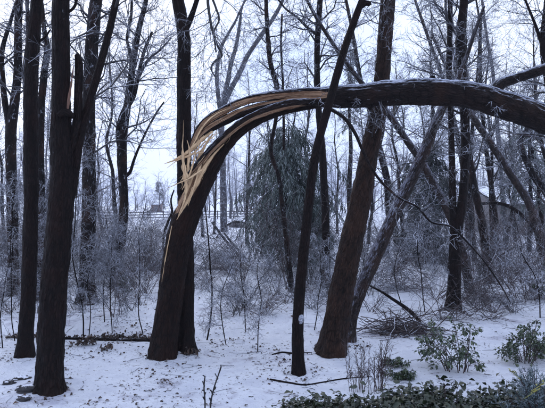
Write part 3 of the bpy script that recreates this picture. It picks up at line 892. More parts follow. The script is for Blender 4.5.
# ------------------------------------------------------------------ cedars and other evergreens
def cedar(label, px, by, topy, halfw, seed, mat='cedar_frond', n1=90, droop=-0.30, name='cedar_tree', d=None, low=0.12, n2=9, n3=7, bark='rimed_bark', rm=0.007, short=0.8, ang=(45, 85), dome=False):
    g = np.random.default_rng(seed)
    d = d or ground_hit(px, by)
    base = on_ground(px, d)
    H = P(px, topy, d)[2] - base[2]
    W = halfw / F * d
    root = empty(name, base, label, 'tree')
    k = 14
    z = np.linspace(-0.05, H, k)
    rows = np.stack([base[0] + 0.05 * np.sin(z * 1.3 + seed), base[1] + 0 * z, base[2] + z, 0.018 * H * (1 - 0.93 * np.linspace(0, 1, k))], -1)
    rows = catmull(rows, 0.1)
    mb = MB(); tube(mb, rows, 14, 0.1, seed=seed, flare=0.3); mb.build('trunk', bark, root, attrs=True)
    rs = resample(rows, 30)
    l1 = spawn(rs[None, :, :3], rs[None, :, 3], n1, low, 0.90 if dome else 0.99, W * 0.85, W * 1.25, ang[0], ang[1], K=7, rr=0.4, rmin=0.008, wander=0.13, grav=droop * 0.55, g=g, short=short, taper=0.3, rmax=0.02)
    tt = (np.arange(n1) + 0.5) / n1
    if dome:                                           # rounded outline instead of a spire
        f = np.sqrt(np.clip(1 - (np.maximum(tt - 0.30, 0) / 0.71) ** 3.5, 0.03, 1)) * (0.45 + 0.85 * g.random(n1) ** 0.8)
        l1[0][:] = l1[0][:, :1] + (l1[0] - l1[0][:, :1]) * f[:, None, None]
    l2 = spawn(l1[0], l1[1], n2, 0.15, 1.0, 0.18 * W + 0.06, 0.42 * W + 0.08, 25, 60, K=4, rr=0.6, rmin=0.005, wander=0.15, grav=droop, g=g, short=0.3)
    l3 = spawn(l2[0], l2[1], n3, 0.1, 1.0, 0.08, 0.24, 20, 50, K=2, rr=0.8, rmin=rm, wander=0.12, grav=droop * 1.2, g=g, short=0.2, taper=0.6)
    mb = MB()
    mb.twigs(l1[0], l1[1], 4, 0); mb.twigs(l2[0], l2[1], 3, 1); mb.twigs(l3[0], l3[1], 3, 1)
    mb.build('crown', ['dark_twig', mat], root)
cedar('drooping grey-green cedar weighed down with ice under the arch', 287, 272, 110, 52, 71, n1=165, n2=11, n3=10, rm=0.011, droop=-0.55, short=0.0, low=0.26, ang=(45, 95), dome=True)
cedar('small frosted conifer right of the drooping cedar, behind the narrow trunk', 321, 273, 200, 17, 72, n1=46)
cedar('dark evergreen filling the gap behind the snow-coated leaning trunk', 426, 262, 132, 32, 73, mat='dark_frond', n1=130, n2=9, n3=8, rm=0.012, droop=-0.5, short=0.0, dome=True, ang=(40, 80), low=0.05)
cedar('frosted evergreen under the right end of the arch', 530, 255, 95, 34, 74, mat='cedar_frond', n1=80, d=28, low=0.3, n2=8, n3=7, rm=0.012, dome=True, short=0.0, droop=-0.5)
cedar('small pointed conifer behind the shed across the field', 159, 212, 182, 8, 75, mat='dark_frond', n1=110, d=175, n2=5, n3=4, rm=0.06, low=0.04, droop=-0.1, bark='pale_bark')
cedar('tall frosted conifer whose top shows above the arch beside the slim trunk', 350, 240, 40, 13, 76, mat='cedar_frond', n1=60, d=34, low=0.55, n2=7, n3=5, rm=0.014)

# ------------------------------------------------------------------ background trees (copies of a few kinds)
def proto_tree(seed, H, mats, rmin, n1=26, bark='rimed_bark'):
    g = np.random.default_rng(seed)
    z = np.linspace(-0.1, H, 9)
    bend = np.cumsum(g.normal(size=(9, 2)) * 0.13, axis=0)
    rows = np.stack([bend[:, 0] - bend[0, 0], bend[:, 1] - bend[0, 1], z, 0.0125 * H * (1 - 0.9 * np.linspace(0, 1, 9))], -1)
    rows = catmull(rows, 0.35)
    tr = MB(); tube(tr, rows, 10, 0.08, seed=seed, flare=0.3)
    rs = resample(rows, 30)
    cr = MB()
    twig_levels(cr, branches(rs[None, :, :3], rs[None, :, 3], crown_spec(n1, 0.18, 2.6, 7, 5, 0, rmin=rmin, a=(28, 60), r1=0.035, rr=0.5), g), 1)
    return tr.mesh('trunk', bark, attrs=True), cr.mesh('crown', list(mats))
kinds = [proto_tree(101, 11.5, ('dark_twig', 'iced_twig'), 0.006), proto_tree(102, 13, ('dark_twig', 'iced_twig'), 0.006),
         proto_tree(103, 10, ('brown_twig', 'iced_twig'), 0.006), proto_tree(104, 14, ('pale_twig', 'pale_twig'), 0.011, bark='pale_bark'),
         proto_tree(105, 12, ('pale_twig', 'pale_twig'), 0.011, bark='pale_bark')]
def place(kind, px, d, rz, s, label, group):
    base = on_ground(px, d)
    root = empty('bare_tree', base, label, 'tree', group)
    root.rotation_euler = (0, 0, rz); root.scale = (s, s, s)
    for nm, me in zip(('trunk', 'crown'), kinds[kind]):
        o = bpy.data.objects.new(nm, me); COL.objects.link(o); o.parent = root
ANCH = [(-300, 'the left edge'), (12, 'the V-forked trunk'), (30, 'the straight dark trunk'), (60, 'the thick near trunk'), (89, 'the rime-patched trunk'), (124, 'the multi-stemmed tree'),
        (186, 'the snapped trunk'), (224, 'the pale curved tree'), (282, 'the bent thin trunk'), (325, 'the narrow centre trunk'), (360, 'the thick leaning trunk'), (398, 'the snow-coated trunk'),
        (460, 'the twin-stemmed trunk'), (481, 'the slightly leaning trunk'), (529, 'the snow-backed leaning trunk'), (900, 'the right edge')]
def between(px):
    for (a_, na), (b_, nb) in zip(ANCH[:-1], ANCH[1:]):
        if a_ <= px < b_: return na, nb
ORD = ['first', 'second', 'third', 'fourth', 'fifth', 'sixth', 'seventh', 'eighth', 'ninth', 'tenth']
def gap_labels(pxs, what):
    """a label for each thing by the gap it shows in, counted from the left inside the gap"""
    gaps = {}
    for i in sorted(range(len(pxs)), key=lambda i: pxs[i]):
        gaps.setdefault(between(pxs[i]), []).append(i)
    out = [''] * len(pxs)
    for (na, nb), ids in gaps.items():
        for k, i in enumerate(ids):
            out[i] = '%s between %s and %s' % (what, na.replace('the ', ''), nb.replace('the ', '')) + (', %s from left' % ORD[min(k, 9)] if len(ids) > 1 else '')
    return out
g = np.random.default_rng(77)
MID = [(-22, 30, 1), (4, 34, 0), (22, 27, 2), (47, 36, 1), (72, 30, 0), (103, 38, 2), (113, 29, 1), (203, 40, 2), (214, 44, 0), (247, 33, 1), (259, 30, 2), (300, 27, 0), (311, 38, 1), (337, 44, 0),
       (368, 33, 2), (386, 27, 1), (405, 22, 2), (416, 30, 0), (428, 24, 1), (441, 36, 2), (470, 31, 1), (493, 24, 0), (505, 29, 2), (515, 35, 0), (538, 28, 1), (548, 23, 2), (566, 27, 0)]
for (px, d, kind), lab in zip(MID, gap_labels([m[0] for m in MID], 'slender mid-distance tree')):
    place(kind, px, d, g.random() * 6.28, 0.72 + 0.3 * g.random(), lab, 'slender trees in the middle distance')
FAR = []
for i in range(36):            # along and beyond the fence
    px = -40 + (i * 18.7 + g.random() * 13) % 640; d = 62 + 55 * g.random()
    if not 122 < px < 180: FAR.append((px, d))
FAR += [(198 + 7.2 * k + 4 * g.random(), 88 + 45 * g.random()) for k in range(10)] + [(330 + 6 * k, 110 + 30 * g.random()) for k in range(4)]
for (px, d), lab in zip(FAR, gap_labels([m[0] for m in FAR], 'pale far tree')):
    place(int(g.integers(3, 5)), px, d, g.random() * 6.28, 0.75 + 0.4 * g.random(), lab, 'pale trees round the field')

# far wood: one mass beyond the field
def far_wood():
    g = np.random.default_rng(91)
    N = 320
    px = -160 + 860 * g.random(N); d = 150 + 110 * g.random(N)
    H = 10 + 11 * g.random(N) ** 1.4
    H = np.where((px > 122) & (px < 182), H * 0.62, H)
    x = (px - 272.5) / F * d
    K = 6
    pts = np.zeros((N, K, 3)); pts[:, :, 0] = x[:, None]; pts[:, :, 1] = d[:, None]
    pts[:, :, 2] = -0.2 + H[:, None] * np.linspace(0, 1, K)[None]
    pts[:, 1:, :2] += np.cumsum(g.normal(size=(N, K - 1, 2)) * 0.3, axis=1)
    rad = 0.2 * np.linspace(1, 0.2, K)[None] * (H / 12)[:, None]
    mb = MB(); mb.twigs(pts, rad, 5, 0)
    a = spawn(pts, rad, 13, 0.15, 1.0, 2.2, 4.5, 25, 55, K=4, rr=0.45, rmin=0.035, wander=0.2, g=g)
    mb.twigs(*a, 3, 1)
    b = spawn(a[0], a[1], 7, 0.1, 1.0, 0.9, 2.6, 30, 65, K=2, rr=0.6, rmin=0.028, wander=0.2, g=g)
    mb.twigs(*b, 3, 1)
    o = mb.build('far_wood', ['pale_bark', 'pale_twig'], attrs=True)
    tag(o, 'hazy far-off wood of bare trees along the horizon', 'wood', kind='stuff')
far_wood()

# ------------------------------------------------------------------ undergrowth
def shrub_lines(g, n, H, spread):
    K = 6
    a = g.random(n) * 6.283
    d = unit(np.stack([np.cos(a) * spread, np.sin(a) * spread, np.ones(n)], -1))
    pts = np.zeros((n, K, 3)); pts[:, 0, :2] = g.normal(size=(n, 2)) * 0.07; pts[:, 0, 2] = -0.04
    L = H * (0.55 + 0.6 * g.random(n))
    for k in range(1, K):
        d = unit(d + g.normal(size=d.shape) * 0.11 + np.stack([np.cos(a), np.sin(a), -0.9 * np.ones(n)], -1) * 0.035 * k / 2)
        pts[:, k] = pts[:, k - 1] + d * (L / (K - 1))[:, None]
    rad = (0.0075 * (0.7 + 0.6 * g.random(n)))[:, None] * np.linspace(1, 0.4, K)[None]
    return pts, rad

def undergrowth():
    g = np.random.default_rng(201)
    protos = []
    for k in range(7):
        H = [0.9, 1.2, 1.6, 1.0, 1.4, 0.7, 1.9][k]
        p, r = shrub_lines(g, [9, 8, 7, 11, 8, 12, 6][k], H, [0.7, 0.5, 0.35, 0.9, 0.6, 1.0, 0.3][k])
        a = spawn(p, r, 6, 0.2, 1.0, H * 0.25, H * 0.55, 30, 65, K=3, rr=0.6, rmin=0.0038, wander=0.14, grav=-0.03, g=g)
        b = spawn(a[0], a[1], 5, 0.15, 1.0, H * 0.06, H * 0.24, 30, 65, K=2, rr=0.8, rmin=0.003, wander=0.3, g=g, taper=0.6)
        protos.append([(p, r, 4), (a[0], a[1], 3), (b[0], b[1], 3)])
    mb = MB()
    cnt = 0
    while cnt < 290:
        px = -60 + 660 * g.random()
        d = 11.2 + 32 * g.random() ** 1.35
        x = (px - 272.5) / F * d
        if d < 12.5 and g.random() < 0.55: continue
        if px > 330 and g.random() < 0.25: continue
        # the open snow seen between the trunks
        if 325 < px < 352 and d > 15: continue
        if 195 < px < 262 and d > 23: continue
        if 380 < px < 440 and d < 13.5: continue
        rz = g.random() * 6.28; s = 0.65 + 0.6 * g.random(); c, sn = math.cos(rz), math.sin(rz)
        if d > 22: s *= 1.15
        R = np.array([[c, -sn, 0], [sn, c, 0], [0, 0, 1]]) * s
        off = np.array([x, d, float(terrain(x, d))])
        k = int(g.integers(0, 7))
        core = 1 if g.random() < 0.5 else 0; tipm = 2 if g.random() < 0.5 else core
        thick = 1.0 if d < 20 else 1.35
        for lvl, (p, r, sd) in enumerate(protos[k]):
            if d > 19 and lvl == 2: p, r = p[::2], r[::2] * 1.15
            mb.twigs(p @ R.T + off, r * thick, 3 if d > 15 else sd, mat=core if lvl < 2 else tipm)
        cnt += 1
    for _ in range(80):
        d = 48 + 70 * g.random(); px = -30 + 600 * g.random()
        if not (100 < px < 200 or g.random() < 0.35): continue
        x = (px - 272.5) / F * d; rz = g.random() * 6.28; c, sn = math.cos(rz), math.sin(rz); s = 1.2 + 1.2 * g.random()
        R = np.array([[c, -sn, 0], [sn, c, 0], [0, 0, 1]]) * s
        for lvl, (p, r, sd) in enumerate(protos[int(g.integers(0, 7))]):
            if lvl == 2: p, r = p[::3], r[::3]
            mb.twigs(p @ R.T + np.array([x, d, float(terrain(x, d))]), r * 3.0, 3, mat=3)
    o = mb.build('undergrowth', ['dark_twig', 'brown_twig', 'iced_twig', 'pale_twig'])
    tag(o, 'tangle of frosted twiggy undergrowth covering the ground behind the first trunks', 'undergrowth', kind='stuff')
undergrowth()

# taller frosted shrubs behind the first trunks, each one a thing
def tall_shrubs():
    g = np.random.default_rng(231)
    kinds_ = []
    for k in range(5):
        H = [2.2, 2.8, 1.8, 3.2, 2.4][k]
        p, r = shrub_lines(g, [11, 10, 13, 9, 12][k], H, [0.45, 0.35, 0.6, 0.3, 0.5][k])
        a = spawn(p, r * 1.3, 9, 0.2, 1.0, H * 0.16, H * 0.36, 30, 65, K=4, rr=0.55, rmin=0.0045, wander=0.12, grav=-0.03, g=g)
        b = spawn(a[0], a[1], 7, 0.12, 1.0, H * 0.04, H * 0.15, 30, 65, K=2, rr=0.8, rmin=0.0036, wander=0.2, grav=-0.05, g=g, taper=0.6)
        mb = MB(); mb.twigs(p, r * 1.3, 4, 0); mb.twigs(*a, 3, 0); mb.twigs(*b, 3, 1)
        kinds_.append(mb.mesh('tall_shrub', [['dark_twig', 'brown_twig', 'dark_twig', 'brown_twig', 'dark_twig'][k], ['iced_twig', 'dark_twig', 'iced_twig', 'iced_twig', 'iced_twig'][k]]))
    spots = []
    while len(spots) < 64:
        px = -30 + 600 * g.random(); d = 15.5 + 24 * g.random() ** 1.2
        if 328 < px < 352 or (196 < px < 262 and d > 22) or (130 < px < 178 and d > 24): continue
        if px > 195 and g.random() < 0.3: continue
        spots.append((px, d))
    for (px, d), lab in zip(spots, gap_labels([q[0] for q in spots], 'tall frosted shrub')):
        o = bpy.data.objects.new('tall_shrub', kinds_[int(g.integers(0, 5))]); COL.objects.link(o)
        o.location = on_ground(px, d); o.rotation_euler = (0, 0, g.random() * 6.28); s_ = 0.7 + 0.5 * g.random(); o.scale = (s_, s_, s_)
        tag(o, lab, 'shrub', 'tall frosted shrubs behind the first trunks')
tall_shrubs()

# saplings one can tell apart
def sapling(label, path, seed, n1=14, L=0.6, mat='iced_twig', d=None, spread=(50, 95), core='dark_twig'):
    g = np.random.default_rng(seed)
    d = d or ground_hit(path[0][0], path[0][1])
    rows = px_rows(path, d)
    rows[:, 3] *= 0.6; rows[1:, :2] += g.normal(size=(len(rows) - 1, 2)) * 0.06
    base = on_ground(path[0][0], d); rows[0, :3] = base - np.array([0, 0, 0.04])
    root = empty('sapling', base, label, 'sapling')
    f = catmull(rows, 0.05); f[:, 3] = np.maximum(f[:, 3], 0.003)
    f[:, 0] += 0.03 * (vnoise(np.stack([f[:, 2] * 3.5, f[:, 2] * 0 + seed, f[:, 2] * 0], -1), 1) - 0.5)
    mb = MB(); tube(mb, f, 8, 0.1, seed=seed); mb.build('stem', 'wet_bark', root, attrs=True)
    rs = resample(f, 24)
    tw = crown_spec(n1, 0.2, L, 5, 4, 2, rmin=0.003, a=spread, r1=0.006, l2=0.45)
    mb = MB(); twig_levels(mb, branches(rs[None, :, :3], rs[None, :, 3], tw, g), 1, (0, 1)); mb.build('crown', [core, mat], root)
sapling('thin upright sapling in front of the rime-patched trunk', [(84, 338, 2.6), (83, 310, 2.4), (80, 260, 2.2), (78, 215, 2), (77, 170, 1.5), (79, 140, 1)], 301, 26, 0.75)
sapling('shorter thin sapling close right of the rime-patched trunk', [(89, 337, 1.8), (91, 310, 1.6), (95, 280, 1.4), (97, 250, 1), (101, 225, .8)], 302, 16, 0.6)
sapling('thin sapling at the far left before the V-forked trunk', [(15, 341, 2), (15, 310, 1.9), (14, 270, 1.7), (13, 220, 1.4), (16, 180, 1)], 303, 24, 0.9)
sapling('thin sapling standing left of the snapped trunk', [(143, 338, 2), (142, 310, 1.8), (140, 270, 1.6), (141, 235, 1.3), (144, 205, .8)], 304, 14, 0.5)
sapling('straight dark sapling right of the snapped trunk', [(207, 336, 3), (207, 306, 2.7), (206, 265, 2.5), (205, 225, 2.2), (207, 190, 1.4)], 305, 16, 0.5)
sapling('thin sapling in the brush under the arch, third from the snapped trunk', [(227, 345, 1.8), (226, 320, 1.6), (224, 290, 1.4), (226, 262, 1)], 306, 12, 0.45)
sapling('knotty sapling left of the slim leaning trunk', [(257, 352, 2), (259, 330, 1.8), (260, 300, 1.6), (261, 270, 1.3), (258, 245, .8)], 307, 14, 0.5)
sapling('thin tall stem before the low grey building', [(521, 262, 2.4), (519, 240, 2.3), (514, 210, 2.2), (509, 180, 2), (506, 150, 1.4)], 308, 14, 0.9)
sapling('frosted sapling reaching across the straight dark trunk at the left', [(52, 330, 2), (46, 290, 1.8), (41, 250, 1.6), (44, 210, 1.2), (40, 180, .8)], 309, 22, 0.7, d=10.6)
sapling('white-iced sapling spreading across the left edge', [(2, 348, 2.2), (5, 310, 2), (3, 260, 1.8), (8, 215, 1.4), (12, 180, 1)], 317, 26, 1.0)
sapling('frosted sapling at the right of the rime-patched trunk', [(104, 322, 2), (103, 290, 1.8), (106, 250, 1.5), (104, 215, 1)], 310, 22, 0.7)
sapling('spindly frosted sapling left of the cedar', [(245, 330, 1.8), (243, 300, 1.6), (240, 270, 1.2), (243, 245, .8)], 311, 16, 0.6)
sapling('frosted sapling between the narrow trunk and the thick brown trunk', [(314, 330, 1.8), (316, 300, 1.6), (318, 262, 1.3), (316, 230, .8)], 312, 18, 0.6)
sapling('frosted sapling leaning beside the twin-stemmed trunk', [(425, 312, 2), (423, 280, 1.8), (419, 250, 1.5), (421, 215, 1)], 313, 20, 0.8)
sapling('frosted sapling left of the multi-stemmed frosted tree', [(112, 332, 1.7), (113, 300, 1.5), (110, 262, 1.2), (112, 232, .8)], 314, 18, 0.6)
sapling('bent frosted sapling hanging over the right-hand bush', [(540, 318, 2.4), (536, 285, 2.2), (526, 255, 1.8), (514, 246, 1.4), (500, 256, 1)], 315, 22, 0.8)
sapling('thin sapling behind the brush heap', [(404, 310, 1.8), (403, 285, 1.6), (402, 258, 1.2), (404, 232, .8)], 316, 16, 0.6)

# two budded stems in the foreground
def weed(label, stems, d, seed, name='budded_weed', mat='dark_twig', buds=True, cat='plant', n=5, L=0.06):
    g = np.random.default_rng(seed)
    base = on_ground(stems[0][0][0], d)
    root = empty(name, base, label, cat)
    for st in stems:
        rows = px_rows(st, d); rows[0, :3] = on_ground(st[0][0], d) - np.array([0, 0, 0.03])
        f = catmull(rows, 0.02)
        mb = MB(); tube(mb, f, 6, 0.15, seed=seed)
        rs = resample(f, 14)
        b = spawn(rs[None, :, :3], rs[None, :, 3], n, 0.3, 1.0, L * 0.5, L * 1.4, 20, 50, K=3, rr=0.7, rmin=0.0025, wander=0.2, g=g, taper=1.4 if buds else 0.5)
        mb.twigs(b[0], b[1], 4)
        mb.build('stem', mat, root, attrs=True)
weed('two dark budded stems standing in the foreground snow', [[(205, 416, 1.8), (205, 400, 1.6), (204, 388, 1.5), (205, 376, 1.4)], [(210, 417, 2), (211, 402, 1.8), (214, 388, 1.6), (218, 376, 1.5), (221, 367, 1.8)]], 6.35, 320, n=8)
g = np.random.default_rng(330)
st = []
for k in range(34):
    x0 = 350 + 34 * g.random(); dx = (x0 - 368) * 0.35 + 5 * g.normal(); h = 22 + 34 * g.random()
    st.append([(x0, 394, .6), (x0 + dx * 0.3 + 1.5 * g.normal(), 394 - h * 0.45, .5), (x0 + dx, 394 - h, .3)])
weed('clump of thin reddish-brown weed stems in front of the ground cover', st, ground_hit(368, 392), 331, name='weed_clump', mat='brown_twig', n=12, L=0.13, buds=False)

# ------------------------------------------------------------------ fallen wood
def fallen(label, path, d, seed, name='fallen_branch', twigs=4, L=0.25, bark='wet_bark', sides=10, dd=0.0, tm=('dark_twig', 'iced_twig'), settle=None):
    g = np.random.default_rng(seed)
    rows = []
    for i, (x, y, w) in enumerate(path):
        di = d + dd * i / (len(path) - 1)
        p = P(x, y, di); r = 0.5 * w / F * di
        if settle is not None:
            di = ground_hit(x, y); p = P(x, y, di); p[2] += r * 0.5; r = 0.5 * w / F * di
        rows.append([*p, r])
    rows = np.array(rows)
    f = catmull(rows, 0.04)
    k = int(np.argmin(f[:, 2]))
    b = f[k, :3].copy(); b[2] = float(terrain(b[0], b[1]))
    root = empty(name, b, label, 'branch')
    mb = MB(); tube(mb, f, sides, 0.15, seed=seed); mb.build('stem', bark, root, attrs=True)
    if twigs:
        rs = resample(f, 16)
        mb = MB(); twig_levels(mb, branches(rs[None, :, :3], rs[None, :, 3], crown_spec(twigs, 0.2, L, 4, 3, 0, rmin=0.003, r1=0.006), g), 1); tag(mb.build('twigs', list(tm), root), kind='stuff')
fallen('long thin stick lying curved on the snow before the slim trunk', [(270, 380, 2.2), (290, 383.5, 2.2), (305, 385.5, 2), (322, 383, 1.8), (345, 379, 1.5), (372, 377, 1)], 7, 401, settle=1, twigs=3, L=0.12)
fallen('short dark branch on the snow behind the slim trunk', [(272, 355, 1.5), (282, 353, 2.2), (292, 354, 2.4), (312, 353, 1.2)], 8.6, 402, settle=1, twigs=0)
fallen('dark bare limb slanting down into the brush heap', [(366, 284, 1.5), (380, 291, 2.4), (394, 300, 3.4), (406, 308, 4), (414, 315, 4.2), (420, 322, 4)], 10.9, 403, twigs=3, L=0.3, dd=-0.3)
fallen('broken pole leaning in the tangle right of the snapped trunk', [(212, 222, 2.4), (222, 236, 2.8), (232, 248, 3), (239, 256, 3)], ground_hit(238, 258), 404, twigs=8, L=0.8, dd=0.1)
fallen('second pole leaning in the tangle right of the snapped trunk', [(224, 233, 2), (232, 243, 2.4), (241, 253, 2.6), (246, 259, 2.4)], ground_hit(245, 261), 405, twigs=6, L=0.7, dd=0.1)
fallen('arched fallen branch lying on the snow left of the cedar', [(216, 238, 1.6), (226, 226, 2), (238, 222, 2.2), (252, 227, 2.2), (262, 240, 2.4), (268, 252, 2)], ground_hit(266, 256), 406, twigs=8, L=0.7)
fallen('curved dark branch arching in front of the low grey building', [(478, 204, 3), (496, 203, 3.6), (510, 207, 4), (523, 216, 4), (534, 228, 4), (541, 244, 4), (545, 262, 3.6)], 20.5, 407, twigs=10, L=0.9)
fallen('frosted branch fallen before the small conifer at the centre', [(298, 252, 1.6), (310, 248, 2), (322, 252, 2), (336, 262, 2), (344, 276, 1.6)], ground_hit(344, 279), 408, twigs=10, L=0.6)
fallen('twisted dark dead branch beside the trunk behind the snapped tree', [(163, 262, 2.5), (164, 235, 2.6), (168, 222, 2.6), (172, 212, 2.4), (171, 200, 2), (174, 190, 1.4)], ground_hit(163, 268), 409, twigs=6, L=0.6)

def heap(label, px0, px1, ytop, ybot, d, n, seed, name='brush_pile', mats=('brown_twig', 'iced_twig'), Lr=(0.4, 1.2), r=(0.003, 0.009), flat=0.25, cat='brush pile', icy=0.3, wob=0.22):
    g = np.random.default_rng(seed)
    x0, x1 = (px0 - 272.5) / F * d, (px1 - 272.5) / F * d
    cx, hw = (x0 + x1) / 2, (x1 - x0) / 2
    H = (ybot - ytop) / F * d
    K = 5
    u = np.clip(g.normal(size=n) * 0.42, -1, 1)
    L = Lr[0] + (Lr[1] - Lr[0]) * g.random(n)
    cl = g.integers(0, 7, n); ca = g.normal(size=7) * 1.0; cu = g.uniform(-0.75, 0.75, 7); chh = 0.35 + 0.65 * g.random(7)
    u = np.clip(cu[cl] + g.normal(size=n) * 0.2, -1, 1)
    a = ca[cl] + g.normal(size=n) * 0.6 + (g.random(n) < 0.5) * math.pi
    dirs = unit(np.stack([np.cos(a), np.sin(a) * 0.8, g.normal(size=n) * flat], -1))
    px = cx + u * hw; py = d + g.normal(size=n) * hw * 0.25
    pz = terrain(px, py) + 0.02 + H * g.random(n) ** 1.3 * (1 - u ** 2) * chh[cl]
    pts = np.zeros((n, K, 3)); c = np.stack([px, py, pz], -1)
    dcur = dirs.copy()
    pts[:, 0] = c - dirs * (L / 2)[:, None]
    for k in range(1, K):
        dcur = unit(dcur + g.normal(size=dcur.shape) * wob)
        pts[:, k] = pts[:, k - 1] + dcur * (L / (K - 1))[:, None]
    tz = terrain(pts[..., 0], pts[..., 1])
    pts[..., 2] = np.maximum(pts[..., 2], tz + 0.004)
    rad = (r[0] + (r[1] - r[0]) * g.random(n) ** 2)[:, None] * np.linspace(1, 0.5, K)[None]
    m = g.random(n) < icy
    mb = MB(); mb.twigs(pts[~m], rad[~m], 4, 0); mb.twigs(pts[m], rad[m], 3, 1)
    o = mb.build(name, list(mats))
    tag(o, label, cat)
    return o
heap('heap of purple-brown cut brush lying on the snow right of the leaning trunks', 350, 438, 320, 338, 10.2, 280, 501, icy=0.10, Lr=(0.2, 1.1), flat=0.45, r=(0.0025, 0.012), wob=0.18, mats=('bare_twig', 'iced_twig'))
heap('low scatter of brown twigs right of the brush heap', 425, 505, 306, 322, 11.4, 110, 502, mats=('bare_twig', 'iced_twig'), Lr=(0.2, 0.8), flat=0.45, wob=0.2, icy=0.25)
heap('mound of brown frosted twigs left of the snapped trunk', 128, 166, 225, 268, 20, 300, 503, Lr=(0.5, 1.8), flat=0.9, r=(0.005, 0.012), icy=0.45)
heap('tangle of frosted fallen branches right of the snapped trunk', 203, 252, 225, 268, 20.5, 260, 504, Lr=(0.5, 2.0), flat=0.7, r=(0.005, 0.012), icy=0.5)
heap('small brown brush mound out on the snowy field', 228, 244, 219, 227, 58, 260, 505, Lr=(0.3, 1.0), flat=0.7, r=(0.02, 0.04), icy=0.15)
heap('dark brush hump behind the thick brown leaning trunk', 362, 440, 248, 296, 15.5, 240, 506, Lr=(0.5, 1.6), flat=0.8, r=(0.004, 0.010), icy=0.45)
heap('sagging frosted brush under the leaning trunks at the right', 468, 560, 236, 300, 14.0, 260, 507, Lr=(0.5, 1.7), flat=0.8, r=(0.004, 0.010), icy=0.5)

# fallen log with leaves along the ditch
def log():
    d = ground_hit(110, 341)
    pts = [(58, 340, 5), (75, 338.5, 5.5), (95, 339, 6), (118, 339.5, 5.5), (140, 338.5, 6), (160, 338, 6), (176, 338, 5)]
    rows = np.array([[*P(x, y, d + 0.004 * (x - 110) * 0.5), 0.5 * w / F * d] for x, y, w in pts])
    f = catmull(rows, 0.04)
    wob = fbm(v2(f[:, 0], f[:, 1], 0.35), 21, 3) - 0.5
    f[:, 1] += 0.25 * wob; f[:, 3] *= 0.75 + 1.1 * (fbm(v2(f[:, 0], f[:, 1], 0.2), 23, 2) - 0.3)
    f[:, 2] = terrain(f[:, 0], f[:, 1]) + f[:, 3] * 0.3 + 0.05 * wob
    root = empty('fallen_log', (f[len(f) // 2, 0], f[len(f) // 2, 1], f[len(f) // 2, 2] - f[len(f) // 2, 3]), 'dark rotten log lying along the ditch left of the snapped trunk', 'log')
    mb = MB(); tube(mb, f, 20, 0.6, freq=6, seed=510); mb.build('log', 'wet_bark', root, attrs=True)
log()
def bank():
    g = np.random.default_rng(515)
    K, S = 90, 6
    x = np.linspace(-4.6, -1.95, K)
    y = 10.15 + 0.12 * np.sin(x * 1.7) + 0.05 * g.normal(size=K)
    rows = np.stack([x, y, terrain(x, y) - 0.01, 0.03 + 0.035 * fbm(v2(x, y, 0.12), 3, 3)], -1)
    mb = MB(); tube(mb, rows, 12, 0.7, seed=516, freq=6)
    tag(mb.build('soil_bank', 'soil', attrs=True), kind='structure')
bank()

# ------------------------------------------------------------------ leaves
def leaf_template(w, cup, tip=0.5):
    """a small pointed leaf, 8 triangles, folded along the midrib, length 1 along +y"""
    v = np.array([[0, 0, 0], [-w * .7, .28, cup], [0, .3, 0], [w * .7, .28, cup], [-w, .58, cup * 1.2], [0, .62, -0.02], [w, .58, cup * 1.2], [0, 1, -tip * 0.3]])
    t = np.array([[0, 2, 1], [0, 3, 2], [1, 2, 5], [1, 5, 4], [2, 3, 6], [2, 6, 5], [4, 5, 7], [5, 6, 7]])
    return v, t

def put_leaves(mb, pos, dirs, size, tmpl, g, roll=0.6, mat=0):
    """pos (N,3), dirs (N,3) leaf axis"""
    v, t = tmpl
    N = len(pos)
    y = unit(dirs)
    up = np.array([0, 0, 1.0]) + g.normal(size=(N, 3)) * roll
    x = unit(np.cross(y, up)); z = np.cross(x, y)
    R = np.stack([x, y, z], -1)                      # columns
    vv = np.einsum('nij,kj->nki', R, v) * size[:, None, None] + pos[:, None]
    tt = t[None] + (np.arange(N) * len(v))[:, None, None]
    mb.add(vv.reshape(-1, 3), tris=tt.reshape(-1, 3), mat=mat)

